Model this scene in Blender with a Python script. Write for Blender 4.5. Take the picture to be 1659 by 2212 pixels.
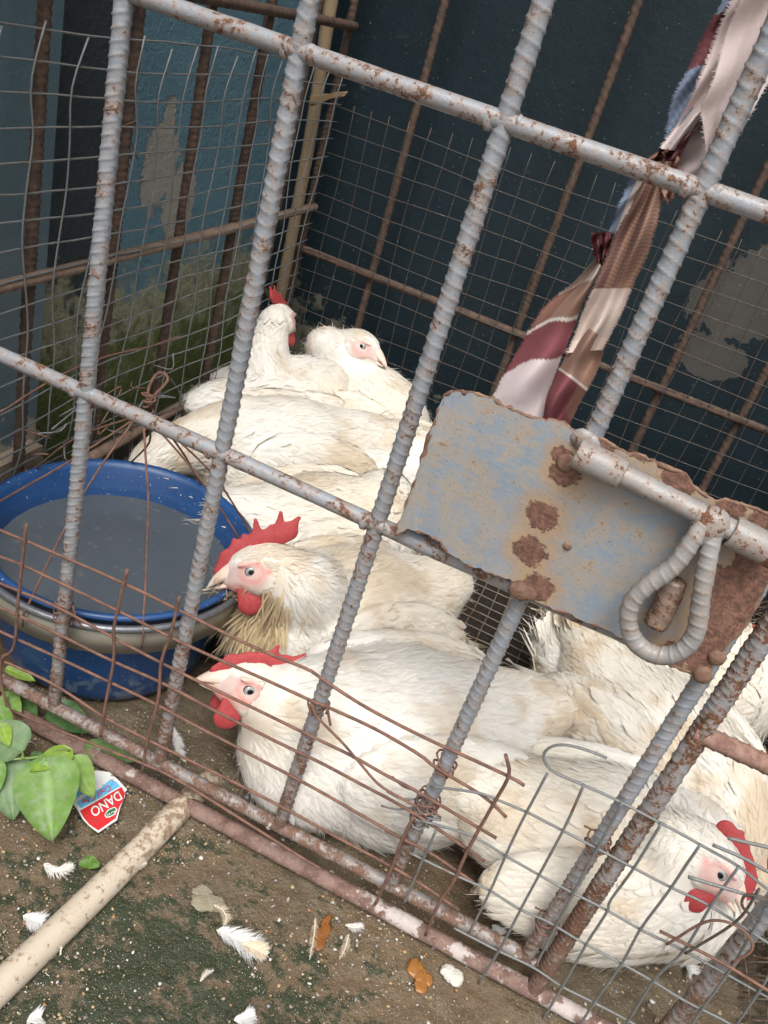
import bpy, bmesh, math, random
import numpy as np
from mathutils import Vector, Matrix
random.seed(7); rng = np.random.default_rng(7)
for o in list(bpy.data.objects): bpy.data.objects.remove(o)
scene = bpy.context.scene
COL = scene.collection

# ------------------------------------------------------------------ camera
RC = np.array([[0.89927225, 0.34768807, 0.26537225],
               [0.39992737, -0.40794661, -0.82075433],
               [-0.17710878, 0.84421122, -0.50590504]])      # rows: right, down, forward
CC = np.array([0.43266941, -0.61572294, 0.84669874]); FPX = 1844.92; PW, PH = 1659.0, 2212.0
cam = bpy.data.cameras.new('camera'); camo = bpy.data.objects.new('camera', cam); COL.objects.link(camo)
M = Matrix.Identity(4)
for i in range(3):
    M[i][0] = RC[0, i]; M[i][1] = -RC[1, i]; M[i][2] = -RC[2, i]; M[i][3] = CC[i]
camo.matrix_world = M
cam.sensor_fit = 'HORIZONTAL'; cam.sensor_width = 36; cam.lens = FPX / PW * 36
cam.clip_start = 0.02; cam.clip_end = 200
scene.camera = camo
scene.render.resolution_x = 768; scene.render.resolution_y = 1024

# ------------------------------------------------------------------ world, sun, exposure
SUN_EL, SUN_AZ = math.radians(62), math.radians(172)     # azimuth measured from +Y towards +X
world = bpy.data.worlds.new('World'); scene.world = world; world.use_nodes = True
wn = world.node_tree; wn.nodes.clear()
sky = wn.nodes.new('ShaderNodeTexSky'); sky.sky_type = 'NISHITA'; sky.sun_disc = False
sky.sun_elevation = SUN_EL; sky.sun_rotation = SUN_AZ; sky.air_density = 1.0; sky.dust_density = 6.0; sky.ozone_density = 1.0
hs = wn.nodes.new('ShaderNodeHueSaturation'); hs.inputs['Saturation'].default_value = 0.30
bg = wn.nodes.new('ShaderNodeBackground'); bg.inputs['Strength'].default_value = 0.15
wo = wn.nodes.new('ShaderNodeOutputWorld')
wn.links.new(sky.outputs[0], hs.inputs['Color']); wn.links.new(hs.outputs[0], bg.inputs[0]); wn.links.new(bg.outputs[0], wo.inputs[0])
sl = bpy.data.lights.new('sun', 'SUN'); sl.energy = 1.5; sl.angle = math.radians(25); sl.color = (1, .98, .95)
so = bpy.data.objects.new('sun', sl); COL.objects.link(so)
sd = Vector((math.cos(SUN_EL) * math.sin(SUN_AZ), math.cos(SUN_EL) * math.cos(SUN_AZ), math.sin(SUN_EL)))
so.rotation_euler = sd.to_track_quat('Z', 'Y').to_euler(); so.location = sd * 5
scene.view_settings.view_transform = 'Standard'; scene.view_settings.look = 'None'
scene.view_settings.exposure = 0.6; scene.view_settings.gamma = 1.0; scene.view_settings.use_curve_mapping = False

# ------------------------------------------------------------------ pixel (1659x2212) -> place
def ray(p): return RC.T @ np.array([(p[0] - PW / 2) / FPX, (p[1] - PH / 2) / FPX, 1.0])
def onz(p, z=0.0): v = ray(p); return CC + (z - CC[2]) / v[2] * v
def ony(p, y=0.0): v = ray(p); return CC + (y - CC[1]) / v[1] * v
def onx(p, x): v = ray(p); return CC + (x - CC[0]) / v[0] * v
def ond(p, d): return CC + ray(p) * d
def cdir(a, b, c=0.0):
    v = a * RC[0] + b * RC[1] + c * RC[2]; return v / np.linalg.norm(v)
def A(*v): return np.array(v, float)
def nrm(v):
    v = np.asarray(v, float); return v / (np.linalg.norm(v, axis=-1, keepdims=True) + 1e-12)

# ------------------------------------------------------------------ objects
def tag(o, label=None, cat=None, group=None, kind=None):
    if label: o['label'] = label
    if cat: o['category'] = cat
    if group: o['group'] = group
    if kind: o['kind'] = kind
    return o
def empty(name, loc=(0, 0, 0)):
    o = bpy.data.objects.new(name, None); COL.objects.link(o); o.location = Vector(loc); o.empty_display_size = .05
    return o
def link(name, me, mat=None, parent=None):
    o = bpy.data.objects.new(name, me); COL.objects.link(o)
    if mat is not None and not len(me.materials): me.materials.append(mat)
    if parent is not None:
        o.parent = parent; o.matrix_parent_inverse = Matrix.Translation(-parent.location) if parent.type == 'EMPTY' else Matrix.Identity(4)
    return o
def mesh(name, V, F, smooth=True):
    me = bpy.data.meshes.new(name)
    V = np.asarray(V, np.float32)
    if isinstance(F, np.ndarray):
        n, k = F.shape
        me.vertices.add(len(V)); me.vertices.foreach_set('co', V.ravel())
        me.loops.add(n * k); me.loops.foreach_set('vertex_index', F.astype(np.int32).ravel())
        me.polygons.add(n); me.polygons.foreach_set('loop_start', np.arange(0, n * k, k, dtype=np.int32))
        try: me.polygons.foreach_set('loop_total', np.full(n, k, dtype=np.int32))
        except Exception: pass
        me.update(calc_edges=True)
    else:
        me.from_pydata(V.tolist(), [], F); me.update()
    if smooth: me.polygons.foreach_set('use_smooth', np.ones(len(me.polygons), bool))
    return me
def vcol(me, C, name='Col'):
    a = me.color_attributes.new(name, 'FLOAT_COLOR', 'POINT')
    C = np.asarray(C, np.float32)
    if C.shape[1] == 3: C = np.c_[C, np.ones(len(C), np.float32)]
    a.data.foreach_set('color', C.ravel())
def catmull(pts, n):
    pts = np.asarray(pts, float)
    if len(pts) < 3:
        t = np.linspace(0, 1, n)[:, None]; return pts[0] * (1 - t) + pts[-1] * t
    P = np.vstack([2 * pts[0] - pts[1], pts, 2 * pts[-1] - pts[-2]])
    seg = np.linalg.norm(np.diff(pts, axis=0), axis=1); cum = np.r_[0, np.cumsum(seg)]
    out = []
    for s in np.linspace(0, cum[-1], n):
        i = min(np.searchsorted(cum, s, 'right') - 1, len(seg) - 1); t = (s - cum[i]) / max(seg[i], 1e-9)
        p0, p1, p2, p3 = P[i], P[i + 1], P[i + 2], P[i + 3]
        out.append(.5 * ((2 * p1) + (-p0 + p2) * t + (2 * p0 - 5 * p1 + 4 * p2 - p3) * t * t + (-p0 + 3 * p1 - 3 * p2 + p3) * t ** 3))
    return np.array(out)
def frames(P):
    T = np.gradient(P, axis=0); T = nrm(T)
    up = A(0, 0, 1) if abs(T[0][2]) < .9 else A(0, 1, 0)
    n = nrm(np.cross(T[0], up)); Ns = []
    for t in T:
        n = n - t * (n @ t); n = n / np.linalg.norm(n); Ns.append(n)
    Ns = np.array(Ns); return T, Ns, np.cross(T, Ns)
def sweep(P, rad, k=6, caps=True):
    """tube along P; rad scalar, (n,) or (n,k)"""
    P = np.asarray(P, float); n = len(P); T, N, B = frames(P)
    th = np.arange(k) * 2 * math.pi / k
    R = np.broadcast_to(np.asarray(rad, float).reshape((-1, 1)) if np.ndim(rad) < 2 else rad, (n, k))
    V = P[:, None] + R[..., None] * (np.cos(th)[None, :, None] * N[:, None] + np.sin(th)[None, :, None] * B[:, None])
    V = V.reshape(-1, 3)
    i = np.arange(n - 1)[:, None] * k; j = np.arange(k)[None]; j2 = (j + 1) % k
    F = np.stack([i + j, i + j2, i + k + j2, i + k + j], -1).reshape(-1, 4)
    if caps:
        V = np.vstack([V, P[:1], P[-1:]]); c0 = len(V) - 2; c1 = c0 + 1
        jj = np.arange(k); j2 = (jj + 1) % k
        F = np.vstack([F, np.stack([np.full(k, c0), j2, jj, np.full(k, c0)], -1)[:, :4],
                       np.stack([np.full(k, c1), (n - 1) * k + jj, (n - 1) * k + j2, np.full(k, c1)], -1)])
        Fl = F.tolist(); return V, [f[:3] if f[0] == f[3] else f for f in Fl]
    return V, F
def rebar_vf(path, r=.0078, rib=.0010, pitch=.0105, step=.0015, k=14, spin=0.0, slant=.9, chevron=False, sharp=.115):
    path = np.asarray(path, float); L = np.linalg.norm(np.diff(path, axis=0), axis=1).sum()
    n = max(8, int(L / step)); P = catmull(path, n); s = np.linspace(0, L, n)[:, None]
    th = (np.arange(k) * 2 * math.pi / k)[None] + spin
    side = np.where(np.sin(th) >= 0, 1, -1)
    ph = s / pitch + slant * ((th / math.pi) % 1.0) * (side if chevron else 1) + (side > 0) * .37
    d = np.abs((ph % 1.0) - .5)
    R = r + rib * np.exp(-(d / sharp) ** 2) * (np.abs(np.sin(th)) ** .5) + .0007 * np.exp(-(np.sin(th) / .22) ** 2)
    R = R + .0003 * np.sin(s * 170 + th * 2) * np.sin(s * 61 + 1.3)
    return sweep(P, R, k)
def join(parts):
    V = []; F = []; o = 0
    for v, f in parts:
        V.append(np.asarray(v, float)); F += [[i + o for i in q] for q in (f.tolist() if isinstance(f, np.ndarray) else f)]; o += len(v)
    return np.vstack(V), F
def boxvf(lo, hi):
    x0, y0, z0 = lo; x1, y1, z1 = hi
    V = [(x0, y0, z0), (x1, y0, z0), (x1, y1, z0), (x0, y1, z0), (x0, y0, z1), (x1, y0, z1), (x1, y1, z1), (x0, y1, z1)]
    F = [[3, 2, 1, 0], [4, 5, 6, 7], [0, 1, 5, 4], [1, 2, 6, 5], [2, 3, 7, 6], [3, 0, 4, 7]]
    return np.array(V), F
# vectorised value noise
def _h(ix, iy, iz, s):
    n = (ix * 374761393 + iy * 668265263 + iz * 2147483647 + s * 1274126177) & 0xFFFFFFFF
    n = ((n ^ (n >> 13)) * 1274126177) & 0xFFFFFFFF; n = (n ^ (n >> 16)) & 0xFFFF
    return n / 65535.0
def vnoise(P, f, seed=0):
    Q = np.asarray(P, float) * f; I = np.floor(Q).astype(np.int64); t = Q - I; t = t * t * (3 - 2 * t); r = 0
    for dx in (0, 1):
        for dy in (0, 1):
            for dz in (0, 1):
                w = (t[..., 0] if dx else 1 - t[..., 0]) * (t[..., 1] if dy else 1 - t[..., 1]) * (t[..., 2] if dz else 1 - t[..., 2])
                r = r + w * _h(I[..., 0] + dx, I[..., 1] + dy, I[..., 2] + dz, seed)
    return r
def fbm(P, f, o=3, seed=0):
    r = 0; a = .5
    for i in range(o): r = r + a * vnoise(P, f * 2 ** i, seed + i); a *= .5
    return r / (1 - .5 ** o)

# ------------------------------------------------------------------ materials
class MB:
    def __init__(s, name):
        s.m = bpy.data.materials.new(name); s.m.use_nodes = True; s.t = s.m.node_tree; s.n = s.t.nodes; s.n.clear()
        s.out = s.n.new('ShaderNodeOutputMaterial'); s.b = s.n.new('ShaderNodeBsdfPrincipled'); s.l(s.b.outputs[0], s.out.inputs[0])
        s.geo = s.n.new('ShaderNodeNewGeometry'); s.pos = s.geo.outputs['Position']
    def l(s, a, b): s.t.links.new(a, b)
    def put(s, sock, v):
        if hasattr(v, 'is_output'): s.l(v, sock)
        else:
            if isinstance(v, (tuple, list)) and len(v) == 3 and sock.type == 'RGBA': v = tuple(v) + (1,)
            sock.default_value = v
    def noise(s, scale, detail=4, rough=.6, vec=None, dist=0.0):
        n = s.n.new('ShaderNodeTexNoise'); n.inputs['Scale'].default_value = scale; n.inputs['Detail'].default_value = detail
        n.inputs['Roughness'].default_value = rough; n.inputs['Distortion'].default_value = dist; s.l(vec if vec is not None else s.pos, n.inputs['Vector']); return n.outputs['Fac']
    def vor(s, scale, feat='F1', vec=None):
        n = s.n.new('ShaderNodeTexVoronoi'); n.feature = feat; n.inputs['Scale'].default_value = scale; s.l(vec if vec is not None else s.pos, n.inputs['Vector']); return n
    def ma(s, op, a, b=0.0, clamp=False):
        n = s.n.new('ShaderNodeMath'); n.operation = op; n.use_clamp = clamp; s.put(n.inputs[0], a); s.put(n.inputs[1], b); return n.outputs[0]
    def vm(s, op, a, b=None):
        n = s.n.new('ShaderNodeVectorMath'); n.operation = op; s.put(n.inputs[0], a)
        if b is not None: s.put(n.inputs[1], b)
        return n.outputs['Value'] if op in ('LENGTH', 'DOT_PRODUCT') else n.outputs['Vector']
    def ss(s, v, a, b):
        n = s.n.new('ShaderNodeMapRange'); n.interpolation_type = 'SMOOTHSTEP'; s.put(n.inputs['Value'], v)
        n.inputs['From Min'].default_value = a; n.inputs['From Max'].default_value = b; return n.outputs[0]
    def mix(s, f, a, b):
        n = s.n.new('ShaderNodeMix'); n.data_type = 'RGBA'; s.put(n.inputs[0], f); s.put(n.inputs[6], a); s.put(n.inputs[7], b); return n.outputs[2]
    def mixf(s, f, a, b):
        n = s.n.new('ShaderNodeMix'); n.data_type = 'FLOAT'; s.put(n.inputs[0], f); s.put(n.inputs[2], a); s.put(n.inputs[3], b); return n.outputs[0]
    def blob(s, c, r):
        return s.vm('LENGTH', s.vm('DIVIDE', s.vm('SUBTRACT', s.pos, tuple(c)), tuple(r)))
    def z(s):
        n = s.n.new('ShaderNodeSeparateXYZ'); s.l(s.pos, n.inputs[0]); return n.outputs
    def bump(s, h, strength=.5, dist=.002):
        n = s.n.new('ShaderNodeBump'); n.inputs['Strength'].default_value = strength; n.inputs['Distance'].default_value = dist; s.put(n.inputs['Height'], h); s.l(n.outputs[0], s.b.inputs['Normal']); return n
    def attr(s, name='Col'):
        n = s.n.new('ShaderNodeAttribute'); n.attribute_name = name; return n.outputs['Color']
    def fin(s, col=None, rough=None, metal=None, spec=None):
        if col is not None: s.put(s.b.inputs['Base Color'], col)
        if rough is not None: s.put(s.b.inputs['Roughness'], rough)
        if metal is not None: s.put(s.b.inputs['Metallic'], metal)
        if spec is not None: s.put(s.b.inputs['Specular IOR Level'], spec)
        return s.m
RUST1, RUST2, RUST3 = (.13, .055, .026), (.27, .12, .055), (.06, .03, .02)
def rust_col(m, sc=1.0):
    a = m.noise(90 * sc, 6, .7); b = m.noise(420 * sc, 4, .6)
    c = m.mix(m.ss(a, .35, .65), RUST3, RUST1); return m.mix(m.ss(b, .45, .75), c, RUST2)
def mat_painted(name, amount=.5, low=True, pc=((.17, .19, .21), (.285, .305, .33))):
    m = MB(name); n1 = m.noise(55, 8, .72, dist=.4); n2 = m.noise(260, 6, .65)
    v = m.ma('ADD', m.ma('MULTIPLY', n1, .62), m.ma('MULTIPLY', n2, .38))
    z = m.z()[2]
    if low: v = m.ma('ADD', v, m.ma('MULTIPLY', m.ma('SUBTRACT', 1.0, m.ss(z, .02, .36)), .085))
    edge = m.ma('MULTIPLY', m.ss(m.geo.outputs['Pointiness'], .515, .58), m.ss(m.noise(75, 6, .7), .40, .62)); v = m.ma('ADD', v, m.ma('MULTIPLY', edge, .10))
    mask = m.ss(v, amount, amount + .06)
    paint = m.mix(m.noise(14, 5, .6), pc[0], pc[1])
    paint = m.mix(m.ma('MULTIPLY', m.ss(v, amount - .10, amount + .02), .55), paint, (.27, .175, .115))
    paint = m.mix(m.ma('MULTIPLY', m.ss(m.noise(700, 3, .5), .58, .72), .55), paint, (.13, .11, .1))
    col = m.mix(mask, paint, rust_col(m))
    dirt = m.ma('MULTIPLY', m.ma('SUBTRACT', 1.0, m.ss(z, .02, .26)), .38)
    if low: col = m.mix(dirt, col, (.17, .125, .10))
    m.bump(m.ma('ADD', m.ma('MULTIPLY', n2, .6), m.ma('MULTIPLY', mask, .5)), .6, .0012)
    return m.fin(col, m.mixf(mask, .42, .85))
def mat_rusty(name, c1=(.048, .032, .025), c2=(.105, .062, .041)):
    m = MB(name); a = m.noise(70, 7, .7); b = m.noise(500, 4, .6)
    col = m.mix(m.ss(a, .35, .65), c1, c2); col = m.mix(m.ma('MULTIPLY', m.ss(b, .6, .8), .6), col, (.33, .25, .18))
    m.bump(m.ma('ADD', a, b), .5, .001); return m.fin(col, .82)
M_bar = mat_painted('painted_rebar', .568)
M_rail = mat_painted('painted_rail', .545)
M_inner = mat_rusty('rusty_rebar')
M_tan = mat_rusty('weathered_bar', (.16, .11, .08), (.24, .16, .115))
def mat_sill():
    m = MB('crusted_bar'); a = m.noise(40, 8, .7); b = m.noise(300, 5, .6)
    col = m.mix(m.ss(a, .35, .6), (.115, .062, .045), (.21, .135, .11)); col = m.mix(m.ss(b, .56, .7), col, (.30, .22, .18))
    x = m.z()[0]; dr = m.ss(m.ma('ADD', m.noise(28, 5, .65), m.ma('MULTIPLY', m.ss(x, .3, .5), .14)), .635, .69)
    col = m.mix(m.ma('MULTIPLY', dr, .85), col, (.47, .42, .39)); m.bump(m.ma('ADD', m.ma('MULTIPLY', a, .7), b), .7, .002); return m.fin(col, .8)
M_sill = mat_sill()
M_wirerust = mat_rusty('rusty_wire', (.10, .052, .038), (.19, .095, .065))
def mat_wiregrey(name, c1, c2, rustc, t=.6):
    m = MB(name); a = m.noise(45, 6, .7); b = m.noise(400, 3, .6)
    col = m.mix(a, c1, c2); col = m.mix(m.ss(m.noise(30, 6, .7), t, t + .08), col, rustc); col = m.mix(m.ss(b, .64, .74), col, (.5, .48, .44)); return m.fin(col, .55, .15)
M_wire = mat_wiregrey('galvanised_wire', (.11, .115, .115), (.19, .195, .19), (.16, .08, .05))
M_wiredark = mat_wiregrey('dirty_wire', (.045, .042, .035), (.09, .08, .065), (.08, .05, .035), .5)
M_wiremuck = mat_wiregrey('mucky_wire', (.10, .085, .065), (.2, .17, .13), (.13, .075, .04), .5)

def mat_ground():
    m = MB('wet_concrete'); p = m.z(); n0 = m.noise(3.2, 6, .6); n1 = m.noise(14, 8, .7); n2 = m.noise(160, 5, .65); n3 = m.noise(55, 6, .65)
    col = m.mix(m.ss(n1, .3, .7), (.078, .060, .037), (.155, .122, .078))
    col = m.mix(m.ma('MULTIPLY', m.ss(n0, .42, .62), .5), col, (.135, .085, .046))
    col = m.mix(m.ma('MULTIPLY', m.ss(n3, .55, .75), .5), col, (.24, .19, .14))
    # algae film: darker towards the lower left of the slab, ragged
    al = m.ma('ADD', m.ma('ADD', m.ma('MULTIPLY', n1, .55), m.ma('MULTIPLY', n3, .45)), 0.0)
    al = m.ma('SUBTRACT', al, m.ma('MULTIPLY', m.blob(onz((330, 2150)), (.30, .17, 1)), .16))
    al = m.ma('ADD', al, m.ma('MULTIPLY', m.ma('SUBTRACT', n2, .5), .28)); alm = m.ma('MULTIPLY', m.ss(al, .365, .46), .92); col = m.mix(alm, col, m.mix(n3, (.010, .022, .009), (.024, .034, .014)))
    wet = m.ss(m.noise(9, 5, .6), .45, .6)
    v = m.vor(520); sp = m.ss(v.outputs['Distance'], .30, .18); pick = m.ss(m.noise(330, 1, .5), .47, .55)
    grit = m.ma('MULTIPLY', sp, pick); hue = m.n.new('ShaderNodeSeparateColor'); m.l(v.outputs['Color'], hue.inputs[0])
    gc = m.mix(hue.outputs[0], (.42, .30, .14), (.55, .50, .42)); col = m.mix(m.ma('MULTIPLY', grit, .75), col, gc)
    inside = m.ss(p[1], .05, .4); col = m.mix(m.ma('MULTIPLY', inside, .92), col, (.014, .010, .008))  # dark muck inside the cage, blackened further to paint in the unlit depth
    h = m.ma('ADD', m.ma('ADD', n2, m.ma('MULTIPLY', n3, 1.2)), m.ma('MULTIPLY', grit, .7)); m.bump(h, .8, .004)
    return m.fin(col, m.mixf(wet, .62, .34), spec=.4)
M_ground = mat_ground()

def mat_wall_left():
    m = MB('peeling_blue_paint'); z = m.z(); n1 = m.noise(9, 7, .65); n2 = m.noise(130, 6, .7); n3 = m.noise(32, 7, .65)
    col = m.mix(n1, (.10, .23, .31), (.17, .32, .40)); col = m.mix(m.ma('MULTIPLY', m.ss(n2, .6, .8), .5), col, (.2, .25, .27))
    X = WX
    ye = float(onx((225, 600), WX)[1]); dk = m.ss(m.ma('ADD', z[1], m.ma('MULTIPLY', m.ma('SUBTRACT', n3, .5), .10)), ye + .02, ye - .03); col = m.mix(dk, col, m.mix(n2, (.022, .036, .046), (.05, .075, .09)))  # dark strip beside the pillar: its shadow painted into the wall colour
    d = m.blob(onx((345, 350), X), (9, .05, .085)); d2 = m.blob(onx((385, 440), X), (9, .055, .075)); d3 = m.blob(onx((362, 285), X), (9, .026, .05))
    d = m.ma('MINIMUM', m.ma('MINIMUM', d, d2), d3); d = m.ma('ADD', d, m.ma('MULTIPLY', m.ma('SUBTRACT', n3, .5), 1.5))
    e = m.ma('SUBTRACT', m.noise(22, 7, .7), m.ma('MULTIPLY', m.ss(z[2], .18, .55), .16)); flake = m.ss(e, .535, .56)
    plaster = m.mix(m.noise(60, 6, .7), (.33, .315, .28), (.46, .44, .39))
    mask = m.ma('MAXIMUM', m.ss(d, .95, .9), flake); col = m.mix(mask, col, plaster)
    mz = m.ma('SUBTRACT', m.ma('ADD', m.ma('MULTIPLY', n3, .5), m.ma('MULTIPLY', n1, .5)), m.ma('MULTIPLY', m.ss(z[2], .02, .52), .42))
    col = m.mix(m.ss(mz, .17, .27), col, m.mix(m.ss(n2, .3, .7), (.30, .31, .18), (.50, .50, .35)))
    col = m.mix(m.ss(m.ma('SUBTRACT', m.ma('ADD', mz, m.ma('MULTIPLY', n2, .22)), 0.0), .42, .52), col, m.mix(n2, (.06, .085, .02), (.25, .31, .09)))
    m.bump(m.ma('SUBTRACT', m.ma('ADD', m.ma('MULTIPLY', n2, .8), n3), m.ma('MULTIPLY', mask, .9)), 1.0, .011)
    return m.fin(col, m.mixf(mask, .42, .9))
def mat_wall_back():
    m = MB('dark_blue_paint'); z = m.z(); n1 = m.noise(5, 6, .6); n2 = m.noise(150, 5, .65); n3 = m.noise(26, 7, .65)
    col = m.mix(n1, (.0055, .0130, .018), (.011, .023, .030)); col = m.mix(m.ma('MULTIPLY', m.ss(m.noise(60, 6, .7), .62, .72), .35), col, (.06, .055, .05))
    d = m.ma('MINIMUM', m.blob(ony((1600, 660), WY), (.095, 9, .085)), m.blob(ony((1535, 770), WY), (.075, 9, .05)))
    d = m.ma('MINIMUM', d, m.blob(ony((1650, 590), WY), (.06, 9, .05)))
    d = m.ma('ADD', d, m.ma('MULTIPLY', m.ma('SUBTRACT', n3, .5), 1.4)); mask = m.ss(d, .9, .86)
    col = m.mix(mask, col, m.mix(m.noise(40, 6, .7), (.05, .047, .042), (.085, .08, .073)))
    spk = m.ss(m.noise(240, 2, .4), .735, .76); col = m.mix(m.ma('MULTIPLY', spk, .7), col, (.22, .22, .2))
    mz = m.ma('SUBTRACT', n3, m.ma('MULTIPLY', m.ss(z[2], .02, .34), .35)); mz = m.ma('SUBTRACT', mz, m.ma('MULTIPLY', m.ss(z[0], -.2, .25), .25))
    col = m.mix(m.ss(mz, .28, .4), col, m.mix(n2, (.08, .08, .055), (.15, .145, .11)))
    m.bump(m.ma('SUBTRACT', m.ma('ADD', m.ma('MULTIPLY', n2, .3), n3), m.ma('MULTIPLY', mask, .8)), .5, .004)
    return m.fin(col, m.mixf(mask, .55, .9), spec=.28)
WX, WY = -.36, 1.13
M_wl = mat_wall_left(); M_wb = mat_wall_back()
def mat_simple(name, c1, c2, sc=30, rough=.6, bump=.3, dist=.001, metal=0.0, spec=.5):
    m = MB(name); n = m.noise(sc, 6, .65); m.bump(m.noise(sc * 6, 5, .6), bump, dist); return m.fin(m.mix(n, c1, c2), rough, metal, spec)
def mat_pillar():
    m = MB('smooth_blue_paint'); n = m.noise(6, 6, .6); z = m.z(); col = m.mix(n, (.075, .13, .16), (.105, .165, .195))
    col = m.mix(m.ma('MULTIPLY', m.ss(m.noise(300, 2, .5), .68, .72), .5), col, (.3, .32, .32))
    lo = m.ma('SUBTRACT', m.noise(24, 7, .7), m.ma('MULTIPLY', m.ss(z[2], .10, .30), .45)); col = m.mix(m.ss(lo, .32, .36), col, (.34, .3, .24))
    m.bump(m.noise(90, 6, .7), .5, .002); return m.fin(col, .5)
M_pillar = mat_pillar()
M_step = mat_simple('rough_concrete', (.20, .155, .11), (.34, .28, .21), 25, .9, .8, .004)
M_shade_roof = mat_simple('shade_roof_sheet', (.10, .095, .09), (.16, .15, .14), 12, .7)
M_wood = mat_simple('pale_wood', (.30, .21, .12), (.42, .31, .19), 18, .75)
M_woodchip = mat_simple('split_wood', (.22, .14, .07), (.33, .22, .12), 60, .8)

# ------------------------------------------------------------------ the setting
def axis(lo, hi, fine, far):
    a = list(np.arange(lo, hi, fine)); s = fine; x = lo; L = []
    while x > -far: s *= 1.35; x -= s; L.append(x)
    Rr = []; x = a[-1]; s = fine
    while x < far: s *= 1.35; x += s; Rr.append(x)
    return np.array(L[::-1] + a + Rr)
xs = axis(-.35, 1.05, .005, 25); ys = axis(-.45, .45, .005, 25)
gx, gy = np.meshgrid(xs, ys, indexing='ij'); G = np.stack([gx, gy, gx * 0], -1).reshape(-1, 3)
nearm = ((np.abs(G[:, 0] - .35) < 1.2) & (np.abs(G[:, 1]) < .9)).astype(float)
rough = .5 + .5 * np.clip((G[:, 0] - .25) * 3, 0, 1) * np.clip((G[:, 1] + .22) * 6, 0, 1)
G[:, 2] = nearm * ((fbm(G, 22, 3) - .5) * .007 + (fbm(G, 90, 3, 5) - .5) * .006 * rough * 1.4) - .004
i = np.arange(len(xs) - 1)[:, None] * len(ys); j = np.arange(len(ys) - 1)[None]
GF = np.stack([i + j, i + j + len(ys), i + j + len(ys) + 1, i + j + 1], -1).reshape(-1, 4)
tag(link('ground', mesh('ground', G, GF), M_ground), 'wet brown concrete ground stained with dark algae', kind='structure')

def slab(name, lo, hi, mat, label, cat=None, kind=None, bev=.004):
    bm = bmesh.new(); V, F = boxvf(lo, hi); vs = [bm.verts.new(v) for v in V]
    for f in F: bm.faces.new([vs[q] for q in f])
    if bev: bmesh.ops.bevel(bm, geom=bm.edges[:], offset=bev, segments=2, affect='EDGES')
    me = bpy.data.meshes.new(name); bm.to_mesh(me); bm.free(); o = link(name, me, mat); tag(o, label, cat, kind=kind); return o
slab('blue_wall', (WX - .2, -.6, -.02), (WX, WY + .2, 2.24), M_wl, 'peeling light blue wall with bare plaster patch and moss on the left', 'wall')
slab('blue_wall', (WX + .002, WY, -.02), (2.2, WY + .2, 2.243), M_wb, 'very dark blue back wall with peeled grey patch behind the cage', 'wall')
PE = onx((118, 420), -.295)
slab('blue_pillar', (WX - .1, -.55, -.02), (-.295, PE[1], 2.24), M_pillar, 'smooth blue pillar standing left of the peeling wall', 'pillar', bev=.006)
ST = onx((30, 905), -.28)
slab('concrete_footing', (WX + .001, -.7, -.015), (-.272, .33, ST[2] - .03), M_step, 'rough brown concrete footing at the foot of the pillar', 'footing', bev=.03)
# roof slab added out of view to shade the back of the pen
slab('shade_roof', (-1.5, .62, 2.25), (3.0, WY + .3, 2.31), M_shade_roof, 'unseen sheet roof added to shade the back of the pen', 'roof')
slab('shade_wall', (2.1, .1, -.02), (2.2, WY - .001, 2.245), M_wb, 'unseen dark blue wall added to block light from the right', 'wall')  # added out of view to keep light off the pen from the right

# ------------------------------------------------------------------ cage frame and door
XL, YC = -.252, 1.030
def bar(parent, path, mat, name='bar', r=.0078, **kw):
    V, F = rebar_vf(path, r, **kw); return link(name, mesh(name, V, F), mat, parent)
def rod(parent, path, r, mat, name, n=None, k=12):
    path = np.asarray(path, float); L = np.linalg.norm(np.diff(path, axis=0), axis=1).sum(); n = n or max(6, int(L / .012)); P = catmull(path, n)
    rr = r * (1 + .05 * (vnoise(P, 60) - .5) * 2); V, F = sweep(P, rr, k); return link(name, mesh(name, V, F), mat, parent)

door = tag(empty('cage_door', (.15, 0, .05)), 'grey painted rebar cage door with a rusty latch plate', 'door')
DX = [-.15, 0, .1447, .30, .4367, .5936]
for q, x in enumerate(DX):
    bar(door, [(x, 0, .05), (x + .001, .0005, .45), (x, 0, .85), (x, 0, 1.25)], M_bar, r=.0071, pitch=.0095, spin=[0, .55, .8, 1.6, 1.2, .9][q], slant=[1, -.9, .9, .7, .65, -.9][q], chevron=(q in (1, 2, 5)), step=.0012, k=18, sharp=.085, rib=.0012)
rod(door, [(-.15, 0, .7934), (.0, 0, .7934), (.3, -.001, .7934), (.6, 0, .7934)], .0068, M_rail, 'rail')
rod(door, [(-.15, 0, .4642), (.15, 0, .4650), (.33, -.0005, .4640), (.5936, 0, .464)], .0072, M_rail, 'rail')
bar(door, [(-.16, 0, .0538), (.2, 0, .053), (.6, 0, .0538)], M_bar, 'rail', r=.0074, rib=.0009)
rod(door, [(-.15, 0, 1.25), (.6, 0, 1.25)], .0072, M_rail, 'rail')
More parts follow.
